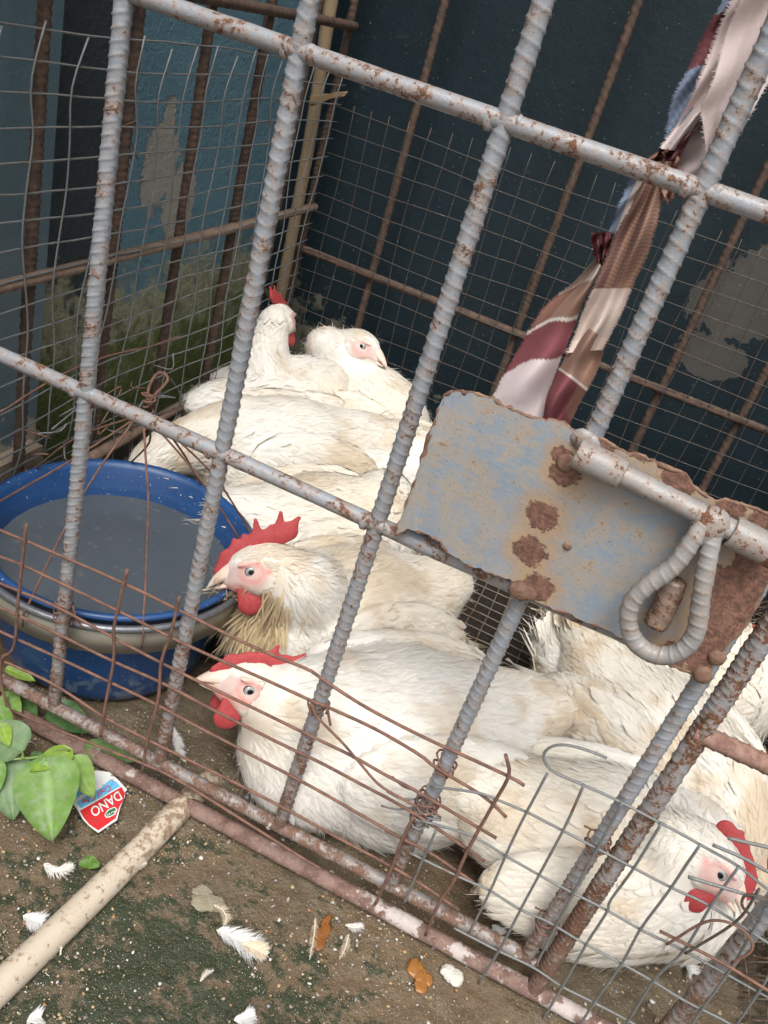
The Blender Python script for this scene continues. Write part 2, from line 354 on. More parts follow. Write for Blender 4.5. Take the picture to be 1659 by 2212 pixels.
# weld beads where rails meet bars
def blobmesh(c, r, seed, squash=(1, 1, 1)):
    bm = bmesh.new(); bmesh.ops.create_icosphere(bm, subdivisions=2, radius=1)
    V = np.array([v.co[:] for v in bm.verts]); F = [[v.index for v in f.verts] for f in bm.faces]; bm.free()
    V = V * (1 + .45 * (vnoise(V + seed * 3.1, 2.3, seed) - .5)[:, None]) * A(*squash) * r + A(*c); return V, F
for q, x in enumerate(DX[1:]):
    for zz in (.7934, .4642, .0538):
        if zz == .4642 and x > .35: continue
        V, F = join([blobmesh((x - .010, -.003, zz - .002), .0052, q * 3 + 1, (1, 1, 1.3)), blobmesh((x + .0095, -.003, zz + .001), .0045, q * 3 + 2, (1, 1, 1.4))])
        link('weld', mesh('weld', V, F), M_rail if zz > .1 else M_sill, door)

frame = tag(empty('cage_frame', (.3, .5, 0)), 'rusty rebar cage frame with sill, posts and rails around the pen', 'cage')
bar(frame, [(-.32, 0, .009), (.2, .001, .0085), (.62, 0, .0095), (1.2, 0, .009)], M_sill, 'sill', r=.0092, rib=.0008, pitch=.009)
bar(frame, [(.6180, 0, .01), (.6165, -.001, .4), (.617, 0, 1.3)], mat_painted('painted_post', .50), 'post', r=.0088, spin=1.5, slant=.3, pitch=.0085, k=16)
jr = ony((1500, 1575), 0); bar(frame, [(jr[0], -.002, jr[2]), (jr[0] + .3, -.002, jr[2]), (1.2, -.002, jr[2])], mat_rusty('red_rust', (.15, .075, .055), (.27, .165, .125)), 'rail', r=.0082, rib=.0016, sharp=.09, slant=.4, spin=1.6)
rp = ony((1600, 2035), .004); bar(frame, [(rp[0], .004, .01), (rp[0], .004, .6), (rp[0], .004, 1.3)], M_bar, 'post', r=.0085, spin=.5)
LY = [.05, .2246, .3896, .5525, .7200, .8826, YC]
for y in LY: bar(frame, [(XL, y, .0), (XL + .001, y, .4), (XL, y, 1.3)], M_inner, r=.0072, rib=.0016, sharp=.13, step=.0022, k=12, spin=.4 + y * 3, slant=.8, chevron=True)
KX = [-.0876, .0690, .2281, .3780, .5251, .6781, .83, .97]
for q, x in enumerate(KX):
    if q in (1, 3): continue
    bar(frame, [(x, YC, .0), (x, YC, .4), (x, YC, 1.3)], M_inner, r=.0075, rib=.0014, sharp=.14, step=.0028, k=10, spin=1.2, slant=.7, pitch=.013)
bar(frame, [(XL + .012, -.1, .446), (XL + .012, .4, .446), (XL + .012, YC, .446)], M_tan, 'rail', r=.0075, step=.003)
bar(frame, [(XL + .012, -.1, .772), (XL + .012, .4, .772), (XL + .012, YC, .772)], M_inner, 'rail', r=.0075, step=.004)
bar(frame, [(XL + .012, .25, .128), (XL + .012, .6, .134), (XL + .012, YC, .136)], M_tan, 'rail', r=.009, step=.004)
bar(frame, [(XL, YC - .014, .3626), (.3, YC - .014, .361), (1.1, YC - .014, .3626)], M_inner, 'rail', r=.0075, step=.004)
bar(frame, [(.97, 0, .3), (.97, .5, .3), (.97, YC, .3)], M_inner, 'rail', r=.0075, step=.004)
# wooden stake in the back corner and a chip of wood on the corner bar
V, F = rebar_vf([onx((716, 0), -.30) * [1, 1, 1] + A(0, 0, .25), onx((716, 0), -.30), onx((664, 330), -.30), onx((612, 640), -.30) - A(0, 0, .3)], .0125, 0.0004, .05, .01, 12)
stk = link('wooden_stake', mesh('wooden_stake', V, F), M_wood); tag(stk, 'tan wooden stake standing in the back left corner of the cage', 'stake')
c0 = ond((672, 218), 1.62); c1 = ond((748, 203), 1.60); ax = nrm(c1 - c0); upv = A(0, 0, 1); sv = nrm(np.cross(ax, upv)); Vb = []
for t, w, h in ((0, .010, .009), (.3, .012, .008), (.7, .012, .006), (1, .008, .002)):
    for a, b in ((-1, -1), (1, -1), (1, 1), (-1, 1)): Vb.append(c0 + (c1 - c0) * t + sv * a * w + upv * b * h * .8 + upv * .003 * math.sin(9 * t + a))
Fb = [[0, 3, 2, 1], [12, 13, 14, 15]] + [[q * 4 + e, q * 4 + (e + 1) % 4, q * 4 + 4 + (e + 1) % 4, q * 4 + 4 + e] for q in range(3) for e in range(4)]
tag(link('wood_chip', mesh('wood_chip', Vb, Fb, False), M_woodchip), 'small split wood chip wedged on the corner bar', 'wood chip')
# tie wires
def tie(parent, c, r=.0105, turns=1.6, zs=.012, mat=None, tail=((.02, -.004, -.02),), wr=.0011):
    t = np.linspace(0, turns * 2 * math.pi, 26); P = np.stack([c[0] + r * np.cos(t), c[1] + r * np.sin(t), c[2] + zs * (t / t[-1] - .5) + .003 * np.sin(2.3 * t)], -1)
    V, F = sweep(P, wr, 6); parts = [(V, F)]
    for q in tail:
        Pq = catmull([P[-1], P[-1] + A(*q) * .5 + A(0, -.004, 0), P[-1] + A(*q)], 8); parts.append(sweep(Pq, wr, 6))
    V, F = join(parts); return link('tie_wire', mesh('tie_wire', V, F), mat or M_wirerust, parent)
tie(door, (.0005, 0, ony((120, 1310), 0)[2]), zs=.03, turns=3)
for px, x in (((1281, 1815), .5936), ((1185, 1995), .5936)):
    zz = ony(px, 0)[2]; tie(door, (x, 0, zz), .011, 2.2, .02, tail=((.012, -.006, -.02), (-.02, -.006, -.004)))
tie(door, (.30, 0, ony((690, 1525), 0)[2]), .0105, 1.2, .012, tail=((.004, -.01, -.03),))
zz = ony((900, 1750), 0)[2]
for q in range(3): tie(door, (.4367, 0, zz + .012 * q - .006), .0108 + .0006 * q, 2.5, .02, mat=M_wire if q < 2 else M_wirerust, tail=((-.03, -.006, -.012 + .01 * q), (.03, -.006, .008 - .01 * q)))
tie(door, (.4367, 0, ony((955, 1650), 0)[2]), .011, 1.5, .016, tail=((.016, -.01, -.008),))
tie(frame, (XL, .3896, onx((290, 265), XL)[2]), .0115, 1.4, .01, tail=((.012, 0.01, -.055), (.018, .012, -.05)))

# ------------------------------------------------------------------ latch plate on the door
PY = -.0165
def z7(x, y): return (816.5 + .5079 * x, 816.5 + .5079 * y)
out = [(280, 75), (310, 62), (345, 57), (375, 66), (405, 64), (440, 76), (485, 86), (520, 112), (560, 130), (600, 150), (640, 160), (690, 178), (730, 176), (790, 192), (820, 212), (842, 232),
       (856, 262), (880, 252), (950, 255), (1000, 285), (1060, 320), (1110, 330), (1150, 345), (1200, 370), (1260, 392), (1310, 410), (1340, 460), (1365, 480), (1400, 510), (1440, 528), (1480, 518),
       (1520, 535), (1560, 545), (1610, 565), (1660, 585), (1720, 610), (1735, 660), (1715, 760), (1659, 870), (1600, 970), (1560, 1060), (1510, 1105), (1480, 1135), (1440, 1200), (1420, 1225), (1390, 1270),
       (1350, 1255), (1300, 1240), (1250, 1222), (1190, 1190), (1120, 1150), (1030, 1105), (980, 1075), (930, 1060), (860, 1030), (800, 1000), (740, 985), (690, 960), (640, 925), (600, 900), (560, 860), (500, 842),
       (450, 820), (390, 800), (340, 770), (305, 750), (280, 730), (262, 700), (230, 680), (180, 655), (145, 645), (110, 650), (75, 670), (85, 630), (100, 590), (130, 510), (160, 430), (190, 340), (220, 250), (250, 160)]
W2 = np.array([ony(z7(*p), PY) for p in out]); pl = []
for q in range(len(W2)):
    a, b = W2[q], W2[(q + 1) % len(W2)]; n = 3
    for t in range(n): pl.append(a + (b - a) * t / n + A(rng.normal() * .0006, 0, rng.normal() * .0006))
pl = np.array(pl)
bm = bmesh.new(); vs = [bm.verts.new(p) for p in pl]; f = bm.faces.new(vs)
hc = ony(z7(1368, 1160), PY); bmesh.ops.triangulate(bm, faces=[f]); bmesh.ops.subdivide_edges(bm, edges=[e for e in bm.edges if e.calc_length() > .02], cuts=2, use_grid_fill=True)
bmesh.ops.triangulate(bm, faces=bm.faces[:])
for v in bm.verts: v.co.y += .0035 * (vnoise(A(v.co.x, 0, v.co.z)[None], 16)[0] - .5) + .0012 * (vnoise(A(v.co.x, 0, v.co.z)[None], 120, 3)[0] - .5)
r = bmesh.ops.extrude_face_region(bm, geom=bm.faces[:])
for v in [g for g in r['geom'] if isinstance(g, bmesh.types.BMVert)]: v.co.y += .0035
bmesh.ops.recalc_face_normals(bm, faces=bm.faces[:]); pme = bpy.data.meshes.new('latch_plate'); bm.to_mesh(pme); bm.free()
def mat_plate():
    m = MB('rusty_blue_plate'); n1 = m.noise(46, 8, .7); n2 = m.noise(210, 6, .7); n3 = m.noise(80, 7, .7, dist=.6)
    mp = m.n.new('ShaderNodeMapping'); m.l(m.pos, mp.inputs[0]); mp.inputs['Rotation'].default_value = (0, .45, 0); mp.inputs['Scale'].default_value = (60, 60, 220)
    st = m.noise(1, 6, .7, vec=mp.outputs[0]); d = None
    for (x, y, rr) in ((700, 585, 62), (645, 735, 66), (680, 895, 62), (798, 400, 55), (785, 330, 40), (1520, 930, 125), (1600, 800, 75), (1470, 1080, 115), (1400, 1200, 85), (1150, 290, 60), (1290, 430, 70), (950, 260, 60), (1500, 545, 50), (1650, 640, 70), (1250, 1180, 60)):
        c = ony(z7(x, y), PY); q = m.blob(c, (rr * .5079 * .00040,) * 3); d = q if d is None else m.ma('MINIMUM', d, q)
    dd = m.ma('ADD', d, m.ma('MULTIPLY', m.ma('ADD', m.ma('SUBTRACT', n3, .5), m.ma('MULTIPLY', m.ma('SUBTRACT', n2, .5), .7)), 1.3))
    spot = m.ss(dd, 1.05, .9); halo = m.ma('MULTIPLY', m.ss(dd, 2.3, .95), .65)
    v = m.ma('ADD', m.ma('MULTIPLY', n1, .5), m.ma('ADD', m.ma('MULTIPLY', n2, .25), m.ma('MULTIPLY', st, .25)))
    fr = m.ss(v, .56, .62); paint = m.mix(m.noise(20, 5, .6), (.165, .21, .26), (.25, .295, .34))
    paint = m.mix(m.ma('MULTIPLY', m.ss(v, .42, .56), .6), paint, (.36, .27, .17)); paint = m.mix(halo, paint, (.36, .22, .10))
    col = m.mix(m.ma('MULTIPLY', fr, .85), paint, m.mix(n2, (.30, .13, .04), (.20, .10, .05)))
    col = m.mix(spot, col, m.mix(m.ss(n2, .35, .65), (.10, .05, .035), (.22, .11, .075)))
    col = m.mix(m.ma('MULTIPLY', m.ss(m.noise(500, 2, .5), .68, .72), .7), col, (.06, .05, .05))
    m.bump(m.ma('ADD', m.ma('MULTIPLY', n2, .5), m.ma('MULTIPLY', spot, m.ma('ADD', .4, n2))), .7, .0015)
    return m.fin(col, m.mixf(m.ma('MAXIMUM', spot, fr), .38, .8))
M_cut = mat_rusty('cut_rust', (.10, .052, .035), (.22, .13, .085)); M_plate = mat_plate(); pme.materials.append(M_plate)
plate = link('latch_plate', pme, None, door); tag(plate, 'torch-cut blue grey steel plate spotted with rust')
# rusty torch-cut rim along the plate edge
ep = np.vstack([pl, pl[:1]]) + A(0, .0012, 0); ep[:, 1] += .0035 * (vnoise(np.c_[ep[:, 0], ep[:, 0] * 0, ep[:, 2]], 16) - .5)
V, F = sweep(ep, .0010 + .0022 * vnoise(ep, 190, 9) ** 2.5, 7, False); rimo = link('cut_edge', mesh('cut_edge', V, F), M_cut, plate)
def pp(x, y, yy): return ony(z7(x, y), yy)
M_latch = mat_painted('latch_metal', .575, False, ((.165, .158, .15), (.29, .28, .27)))
def tube_hollow(a, b, r, ri, name, parent, mat):
    P = np.array([a + (b - a) * t for t in (0, .02, .5, .98, 1)]); V1, F1 = sweep(P, np.array([r * .97, r, r * 1.01, r, r * .97]), 22, False)
    V2, F2 = sweep(P, ri, 22, False); F2 = F2[:, ::-1]; k = 22; n = len(P); V = np.vstack([V1, V2]); F = np.vstack([F1, F2 + len(V1)]); o = len(V1); jj = np.arange(k); j2 = (jj + 1) % k
    F = np.vstack([F, np.stack([jj, o + jj, o + j2, j2], -1), np.stack([(n - 1) * k + jj, (n - 1) * k + j2, o + (n - 1) * k + j2, o + (n - 1) * k + jj], -1)])
    return link(name, mesh(name, V, F), mat, parent)
SY = PY - .0125
tube_hollow(pp(842, 318, SY), pp(1040, 412, SY), .0113, .0085, 'bolt_sleeve', door, M_latch)
tube_hollow(pp(1500, 650, SY), pp(1700, 752, SY), .0118, .0088, 'bolt_sleeve', door, M_latch)
bolt = bar(door, [pp(860, 330, SY), pp(1200, 492, SY), pp(1700, 748, SY)], M_latch, 'latch_bolt', r=.0080, rib=.0005, pitch=.013)
hp = [pp(1405, 600, SY - .002), pp(1345, 680, SY - .008), pp(1262, 795, SY - .012), pp(1150, 880, SY - .015), pp(1085, 945, SY - .016), pp(1063, 1030, SY - .016), pp(1090, 1115, SY - .016), pp(1160, 1170, SY - .016),
      pp(1245, 1178, SY - .016), pp(1318, 1135, SY - .015), pp(1358, 1060, SY - .014), pp(1372, 950, SY - .012), pp(1392, 830, SY - .010), pp(1412, 720, SY - .006), pp(1432, 620, SY - .002)]
V, F = rebar_vf(hp, .0066, .0010, .0088, .0011, 18, .6, .5, False, .09); link('handle', mesh('handle', V, F), M_latch, bolt)
V, F = blobmesh(pp(1412, 640, SY - .003), .012, 4, (1.1, .8, 1.5)); link('handle_weld', mesh('handle_weld', V, F), M_latch, bolt)
bar(door, [pp(1262, 860, PY - .010), pp(1225, 960, PY - .011), pp(1180, 1050, PY - .012)], mat_painted('stub_metal', .50, False, ((.12, .09, .07), (.20, .165, .14))), 'stop_pin', r=.0085, rib=.0009)
for q, (x, y, rr) in enumerate(((800, 362, .008), (872, 262, .009), (905, 285, .008), (600, 905, .009), (640, 918, .007), (1380, 1262, .008), (1440, 1190, .007), (805, 715, .0035))):
    V, F = blobmesh(pp(x, y, PY - .001), rr, q + 11, (1, .45, 1)); link('weld', mesh('weld', V, F), M_cut if q not in (1, 2) else M_latch, plate)

# ------------------------------------------------------------------ wire mesh
def wire(parent, pts, r, mat, n=None, k=6, jit=0.0, name='wire'):
    pts = np.asarray(pts, float); L = np.linalg.norm(np.diff(pts, axis=0), axis=1).sum(); n = n or max(4, int(L / .012)); P = catmull(pts, n)
    if jit: P = P + (np.stack([vnoise(P, 22, 3), vnoise(P, 22, 4), vnoise(P, 22, 5)], -1) - .5) * 2 * jit
    V, F = sweep(P, r, k); return link(name, mesh(name, V, F), mat, parent)
# left side mesh
lm = tag(empty('wire_mesh', (XL + .02, .5, 0)), 'grey welded wire mesh on the left side of the cage by the pillar', 'wire mesh')
ML = XL + .021
def lxyz(y, z):      # the mesh is pushed out round the tub and sags a little
    bul = .012 * math.sin(y * 9 + 1) * math.sin(z * 7); return A(ML + bul * .6 - (.035 * max(0, 1 - (z / .2) ** 2) * max(0, 1 - ((y - .2) / .22) ** 2) if z < .2 else 0), y, z)
ztop = .722
for q, y in enumerate(np.arange(-.03, 1.02, .0565)):
    top = ztop - .012 * y + .006 * math.sin(y * 40); zz = np.linspace(.0, top, 14)
    pts = [lxyz(y + .006 * math.sin(z * 13 + q) + .004 * math.sin(z * 31 + q * 2), z) for z in zz]; pts[-2][1] -= .006; pts[-1][1] += .009
    wire(lm, pts, .00125, M_wire, 40, 6, .0008)
for q, z in enumerate(np.linspace(.02, ztop, 22)):
    yy = np.linspace(-.06, 1.02, 20); sag = .004 if q < 12 else .0025
    pts = [lxyz(y, z - .012 * y * (z / ztop) + sag * math.sin(y * 11 + q * 1.3)) + A(-.0022, 0, 0) for y in yy]; wire(lm, pts, .00125, M_wire, 46, 6, .0008)
# loose bent ends at the foot of the left mesh
for q in range(16):
    y = rng.uniform(.05, .6); z = rng.uniform(.14, .26); p = lxyz(y, z)
    wire(lm, [p, p + A(.01 + rng.uniform(0, .02), rng.uniform(-.03, .03), rng.uniform(-.03, .02)), p + A(rng.uniform(.01, .03), rng.uniform(-.05, .06), rng.uniform(-.04, .03))], .0012, M_wirerust if q % 2 else M_wire, 8)
wire(lm, [onx((0, 890), ML + .01), onx((150, 800), ML + .01), onx((330, 745), ML + .012), onx((390, 725), ML + .008)], .0014, M_wirerust, 30, 6, .002)
# back mesh
bmh = tag(empty('wire_mesh', (.3, YC - .03, 0)), 'thin dark wire mesh across the back of the cage before the dark wall', 'wire mesh'); MY = YC - .026
for q, x in enumerate(np.arange(-.235, 1.0, .0385)):
    top = .662 + .012 * math.sin(x * 7); pts = [(x + .004 * math.sin(z * 12 + q), MY + .005 * math.sin(z * 9 + x * 8), z) for z in np.linspace(.0, top, 10)]; wire(bmh, pts, .0008, M_wiredark, 22, 5, .001)
for q, z in enumerate(np.arange(.02, .662, .0385)):
    pts = [(x, MY + .005 * math.sin(z * 9 + x * 8) - .0016, z + .004 * math.sin(x * 9 + q)) for x in np.linspace(-.235, 1.0, 14)]; wire(bmh, pts, .0008, M_wiredark, 34, 5, .001)
# floor mesh
fm = tag(empty('floor_mesh', (.5, .6, .02)), 'mucky one inch wire floor under the hens behind the latch plate', 'wire mesh'); FZ = .020
for q, x in enumerate(np.arange(.14, .95, .0262)):
    wire(fm, [(x + .003 * math.sin(y * 8 + q), y, FZ + .003 * math.sin(y * 14 + q * .7)) for y in np.linspace(.20, 1.0, 9)], .0013, M_wiremuck, 24, 5, .001)
for q, y in enumerate(np.arange(.22, 1.0, .0262)):
    wire(fm, [(x, y + .003 * math.sin(x * 8 + q), FZ + .0022 + .003 * math.sin(x * 14 + q * .7)) for x in np.linspace(.12, .95, 9)], .0013, M_wiremuck, 24, 5, .001)
# right side: crumpled layers
for lay in range(4):
    rm = tag(empty('wire_mesh', (.93 + .012 * lay, .4, 0)), ['innermost', 'second', 'third', 'outermost'][lay] + ' crumpled layer of dirty wire mesh heaped along the right side of the cage', 'wire mesh', 'crumpled mesh layers on the right')
    sh = [.0, .012, .007, .02][lay]; tl = [.10, -.12, .3, -.3][lay]
    def rx(y, z): return A(.925 + .016 * lay + .012 * math.sin(y * 13 + lay * 2) + .012 * math.sin(z * 17 + lay) - .10 * (1 - min(z / .12, 1)) ** 1.5, y, z)
    for q, y in enumerate(np.arange(-.1, 1.02, .027)):
        wire(rm, [rx(y + sh + tl * z + .004 * math.sin(z * 20 + q), z) for z in np.linspace(.005, .50, 9)], .0012, M_wiremuck, 18, 5, .0012)
    for q, z in enumerate(np.arange(.012, .50, .027)):
        wire(rm, [rx(y, z + sh + tl * .25 * (y - .4) * (.4 + z) + .004 * math.sin(y * 15 + q)) if z + sh + tl * .25 * (y - .4) * (.4 + z) > .004 else rx(y, .006) for y in np.linspace(-.1, 1.0, 12)], .0012, M_wiremuck, 28, 5, .0012)

# front lower rusty mesh
fr = tag(empty('wire_mesh', (.2, -.012, .05)), 'rusty wire grid panel tied across the lower front of the door before the tub', 'wire mesh'); FY = -.0105
def P2(pts, y): return [ony(p, y) for p in pts]
RH = [[(0, 1145), (65, 1172), (155, 1210), (270, 1262), (381, 1315), (479, 1364), (578, 1410), (666, 1446), (696, 1466), (729, 1489), (808, 1538), (925, 1597), (1094, 1675), (1132, 1697)],
      [(0, 1202), (60, 1226), (240, 1312), (381, 1382), (463, 1420), (565, 1464), (676, 1515), (709, 1528), (808, 1574), (906, 1630), (944, 1660), (1044, 1720), (1094, 1765)],
      [(0, 1260), (120, 1310), (248, 1379), (345, 1430), (447, 1481), (545, 1528), (657, 1583), (758, 1632), (829, 1672), (912, 1716), (1072, 1810)],
      [(0, 1312), (109, 1361), (245, 1429), (351, 1476), (473, 1540), (643, 1624), (735, 1670), (886, 1752), (960, 1800), (1047, 1860)],
      [(0, 1364), (124, 1420), (236, 1473), (345, 1526), (490, 1603), (630, 1676), (709, 1719), (867, 1811), (925, 1840), (1022, 1905)],
      [(0, 1424), (112, 1476), (218, 1544), (319, 1597), (378, 1627), (512, 1693), (607, 1742), (709, 1798), (840, 1868), (925, 1919), (992, 1965)],
      [(27, 1535), (115, 1573), (213, 1612), (310, 1650), (381, 1684), (539, 1781), (660, 1857), (693, 1876)]]
for q, p in enumerate(RH):
    pts = P2(p, FY - (.004 if q == 6 else 0))
    if q < 6: pts = [pts[0] + (pts[0] - pts[1]) * 1.2] + pts
    wire(fr, pts, .0017, M_wirerust, 60, 7, .0004)
RV = [[(57, 1132), (47, 1222), (38, 1310), (33, 1380), (24, 1408), (3, 1424), (4, 1485), (24, 1538), (53, 1581)], [(275, 1230), (256, 1310), (246, 1361), (245, 1429), (227, 1526), (217, 1591)],
      [(388, 1287), (371, 1361), (348, 1432), (342, 1508), (319, 1597), (307, 1668)], [(893, 1765), (867, 1817), (847, 1873), (811, 1952)],
      [(1092, 1630), (1099, 1675), (1064, 1740), (1014, 1830), (979, 1905), (949, 1950), (919, 2020)], [(706, 1520), (709, 1540), (714, 1567)],
      [(676, 1545), (668, 1530), (674, 1520), (683, 1546), (742, 1607), (781, 1653), (824, 1699), (899, 1742)]]
for q, p in enumerate(RV): wire(fr, P2(p, FY - .0034), .0018 if q < 5 else .0014, M_wirerust, 36, 7)
# front grey mesh on the right
gm = tag(empty('wire_mesh', (.65, -.02, .05)), 'grey wire grid panel with a hooked end across the door post and lower right', 'wire mesh'); GY = -.0125
GH = [[(1311, 1638), (1267, 1621), (1222, 1610), (1192, 1613), (1175, 1629), (1179, 1651), (1200, 1670), (1260, 1696), (1331, 1728), (1429, 1779), (1512, 1824), (1595, 1871), (1652, 1917), (1720, 1960)],
      [(930, 1698), (1029, 1712), (1072, 1727), (1139, 1755), (1215, 1794), (1305, 1841), (1369, 1875), (1450, 1917), (1535, 1958), (1659, 2037), (1730, 2080)],
      [(909, 1772), (1019, 1805), (1092, 1849), (1164, 1890), (1237, 1928), (1311, 1966), (1384, 2007), (1475, 2052), (1591, 2116), (1659, 2154), (1740, 2200)],
      [(884, 1842), (994, 1895), (1060, 1924), (1124, 1964), (1185, 1992), (1267, 2041), (1343, 2082), (1411, 2120), (1486, 2165), (1561, 2203), (1640, 2250)],
      [(980, 2005), (1034, 2033), (1079, 2056), (1151, 2090), (1215, 2131), (1283, 2165), (1354, 2203), (1450, 2260)],
      [(1539, 1824), (1600, 1850), (1659, 1883), (1720, 1912)], [(1571, 1809), (1659, 1830), (1730, 1850)], [(1486, 1894), (1561, 1917), (1659, 1947), (1720, 1966)], [(1426, 2011), (1486, 2041), (1570, 2085), (1659, 2139), (1720, 2170)]]
for q, p in enumerate(GH): wire(gm, P2(p, GY if q < 5 else GY - .004), .00135 if q < 5 else .0016, M_wire if q < 8 else M_wirerust, 60 if q < 5 else 16, 7, .0004)
GV = [[(942, 1795), (909, 1865), (874, 1950)], [(1182, 1672), (1137, 1755), (1092, 1847), (1059, 1925), (1014, 2015)], [(1262, 1695), (1215, 1796), (1164, 1890), (1124, 1966), (1083, 2045), (1034, 2124)],
      [(1345, 1732), (1245, 1917), (1158, 2085)], [(1429, 1777), (1369, 1875), (1318, 1945), (1311, 1968), (1267, 2041), (1215, 2128), (1165, 2215)], [(1512, 1823), (1450, 1917), (1384, 2007), (1343, 2082), (1283, 2165), (1245, 2225)],
      [(1595, 1872), (1535, 1958), (1478, 2052), (1411, 2120), (1345, 2225)], [(1655, 1960), (1580, 2090), (1500, 2203), (1470, 2250)], [(1720, 2010), (1659, 2110), (1580, 2230)]]
for q, p in enumerate(GV): wire(gm, P2(p, GY - .0026), .00135, M_wire, 40, 7, .0006)
for q, p in enumerate(([(1440, 2040), (1530, 1990), (1600, 2005), (1625, 2050), (1580, 2080)], [(1640, 1990), (1605, 1960), (1610, 1935), (1650, 1940), (1690, 1975)], [(1480, 2060), (1590, 1990), (1640, 1920)])):
    wire(gm, P2(p, GY - .010), .0013, M_wiredark if q else M_wirerust, 30, 7)

# ------------------------------------------------------------------ blue tub with water and wire guard
TC = A(-.060, .190, 0); RIM = .173
def lathe(prof, c, k=96):
    prof = np.asarray(prof, float); th = np.arange(k) * 2 * math.pi / k
    V = np.stack([c[0] + prof[:, 0, None] * np.cos(th), c[1] + prof[:, 0, None] * np.sin(th), c[2] + prof[:, 1, None] + 0 * th], -1).reshape(-1, 3)
    n = len(prof); i = np.arange(n - 1)[:, None] * k; j = np.arange(k)[None]; j2 = (j + 1) % k
    return V, np.stack([i + j, i + j2, i + k + j2, i + k + j], -1).reshape(-1, 4)
tub = tag(empty('water_tub', TC), 'round blue plastic tub of murky water with a metal band', 'tub')
def mat_tub():
    m = MB('blue_plastic'); n = m.noise(18, 6, .65); n2 = m.noise(120, 6, .7); z = m.z()
    col = m.mix(n, (.012, .05, .155), (.022, .075, .21)); col = m.mix(m.ma('MULTIPLY', m.ss(n2, .60, .72), .35), col, (.15, .2, .27))
    lo = m.ma('SUBTRACT', m.noise(35, 7, .7), m.ma('MULTIPLY', m.ss(z[2], .03, .12), .3)); col = m.mix(m.ma('MULTIPLY', m.ss(lo, .5, .58), .55), col, (.2, .24, .27))
    spk = m.ss(m.noise(350, 2, .4), .72, .75); col = m.mix(spk, col, (.5, .52, .5)); m.bump(n2, .2, .001); return m.fin(col, m.mixf(n, .3, .5))
M_tub = mat_tub()
prof = [(0, .004), (.10, .004), (.130, .004), (.1355, .008), (.139, .02), (.150, .09), (.161, .150), (.165, .168), (.1725, .172), (.1745, .176), (.1725, .1795), (.166, .1785), (.1605, .172), (.1565, .150), (.1545, .146), (.1525, .139), (.145, .09), (.134, .02), (.129, .012), (0, .011)]
V, F = lathe(prof, TC); link('bowl', mesh('bowl', V, F), M_tub, tub)
M_band = mat_simple('galvanised_band', (.24, .225, .175), (.36, .34, .28), 40, .5, .4, .001, .35)
V, F = lathe([(.1765, .166), (.1765, .128), (.1785, .128), (.1785, .166), (.1765, .166)], TC); bnd = link('metal_band', mesh('metal_band', V, F), M_band, tub)
th = np.linspace(0, 2 * math.pi, 90); V, F = sweep(np.stack([TC[0] + .179 * np.cos(th), TC[1] + .179 * np.sin(th), .1665 + 0 * th], -1), .0048, 10, False)
link('rolled_edge', mesh('rolled_edge', V, F), mat_simple('dark_metal', (.12, .125, .14), (.25, .26, .28), 50, .35, .4, .001, .6), bnd)
V, F = lathe([(.1515, .131), (.10, .1305), (.05, .1302), (0.0005, .13)], TC)
wm = mesh('water', V, F)
def mat_water():
    m = MB('murky_water'); n = m.noise(25, 5, .6); sp = m.ss(m.noise(70, 4, .6), .58, .74)
    m.n.remove(m.b); tr = m.n.new('ShaderNodeBsdfTransparent'); tr.inputs[0].default_value = (.35, .45, .55, 1)
    df = m.n.new('ShaderNodeBsdfDiffuse'); m.put(df.inputs[0], m.mix(m.ma('MULTIPLY', sp, .6), m.mix(n, (.105, .125, .145), (.13, .15, .165)), (.24, .24, .22)))
    mx = m.n.new('ShaderNodeMixShader'); mx.inputs[0].default_value = .62; m.l(tr.outputs[0], mx.inputs[1]); m.l(df.outputs[0], mx.inputs[2])
    gl = m.n.new('ShaderNodeBsdfGlossy'); gl.inputs['Roughness'].default_value = .02; fr_ = m.n.new('ShaderNodeFresnel'); fr_.inputs[0].default_value = 1.33
    bp = m.n.new('ShaderNodeBump'); bp.inputs['Strength'].default_value = .06; bp.inputs['Distance'].default_value = .004; m.l(m.noise(22, 3, .5), bp.inputs['Height']); m.l(bp.outputs[0], gl.inputs['Normal']); m.l(bp.outputs[0], fr_.inputs['Normal'])
    mm = m.n.new('ShaderNodeMixShader'); m.l(fr_.outputs[0], mm.inputs[0]); m.l(mx.outputs[0], mm.inputs[1]); m.l(gl.outputs[0], mm.inputs[2]); m.l(mm.outputs[0], m.out.inputs[0]); return m.m
link('water', wm, mat_water(), tub)
HUB = ony((315, 885), .196)
guard = tag(empty('wire_guard', (HUB[0], HUB[1], .17)), 'rusty wire cone guard with a loop handle fanned over the blue tub', 'wire guard')
def rimp(px, r=.172, z=.178):
    p = onz(px, z)[:2] - TC[:2]; p = p / np.linalg.norm(p) * r + TC[:2]; return A(p[0], p[1], z)
for q, (px, mid) in enumerate((((319, 1372), .004), ((28, 1320), -.006), ((-60, 1110), .01), ((500, 1200), .006), ((535, 1150), .012), ((285, 992), .02), ((60, 1000), -.01), ((430, 1050), .0))):
    e = rimp(px); a = HUB + A(rng.normal() * .004, rng.normal() * .004, -.004); mm = (a + e) / 2 + A(mid, mid * .4, .006)
    pts = [a, mm, e, e + nrm(A(e[0] - TC[0], e[1] - TC[1], 0)) * .012 + A(0, 0, -.012), e + nrm(A(e[0] - TC[0], e[1] - TC[1], 0)) * .012 + A(0, 0, -.035)]
    wire(guard, pts, .0014, M_wirerust, 40, 7, .0008)
hz = [(970, 985), (972, 940), (985, 880), (1030, 805), (1075, 797), (1105, 830), (1090, 868), (1040, 920), (990, 975), (968, 1010)]
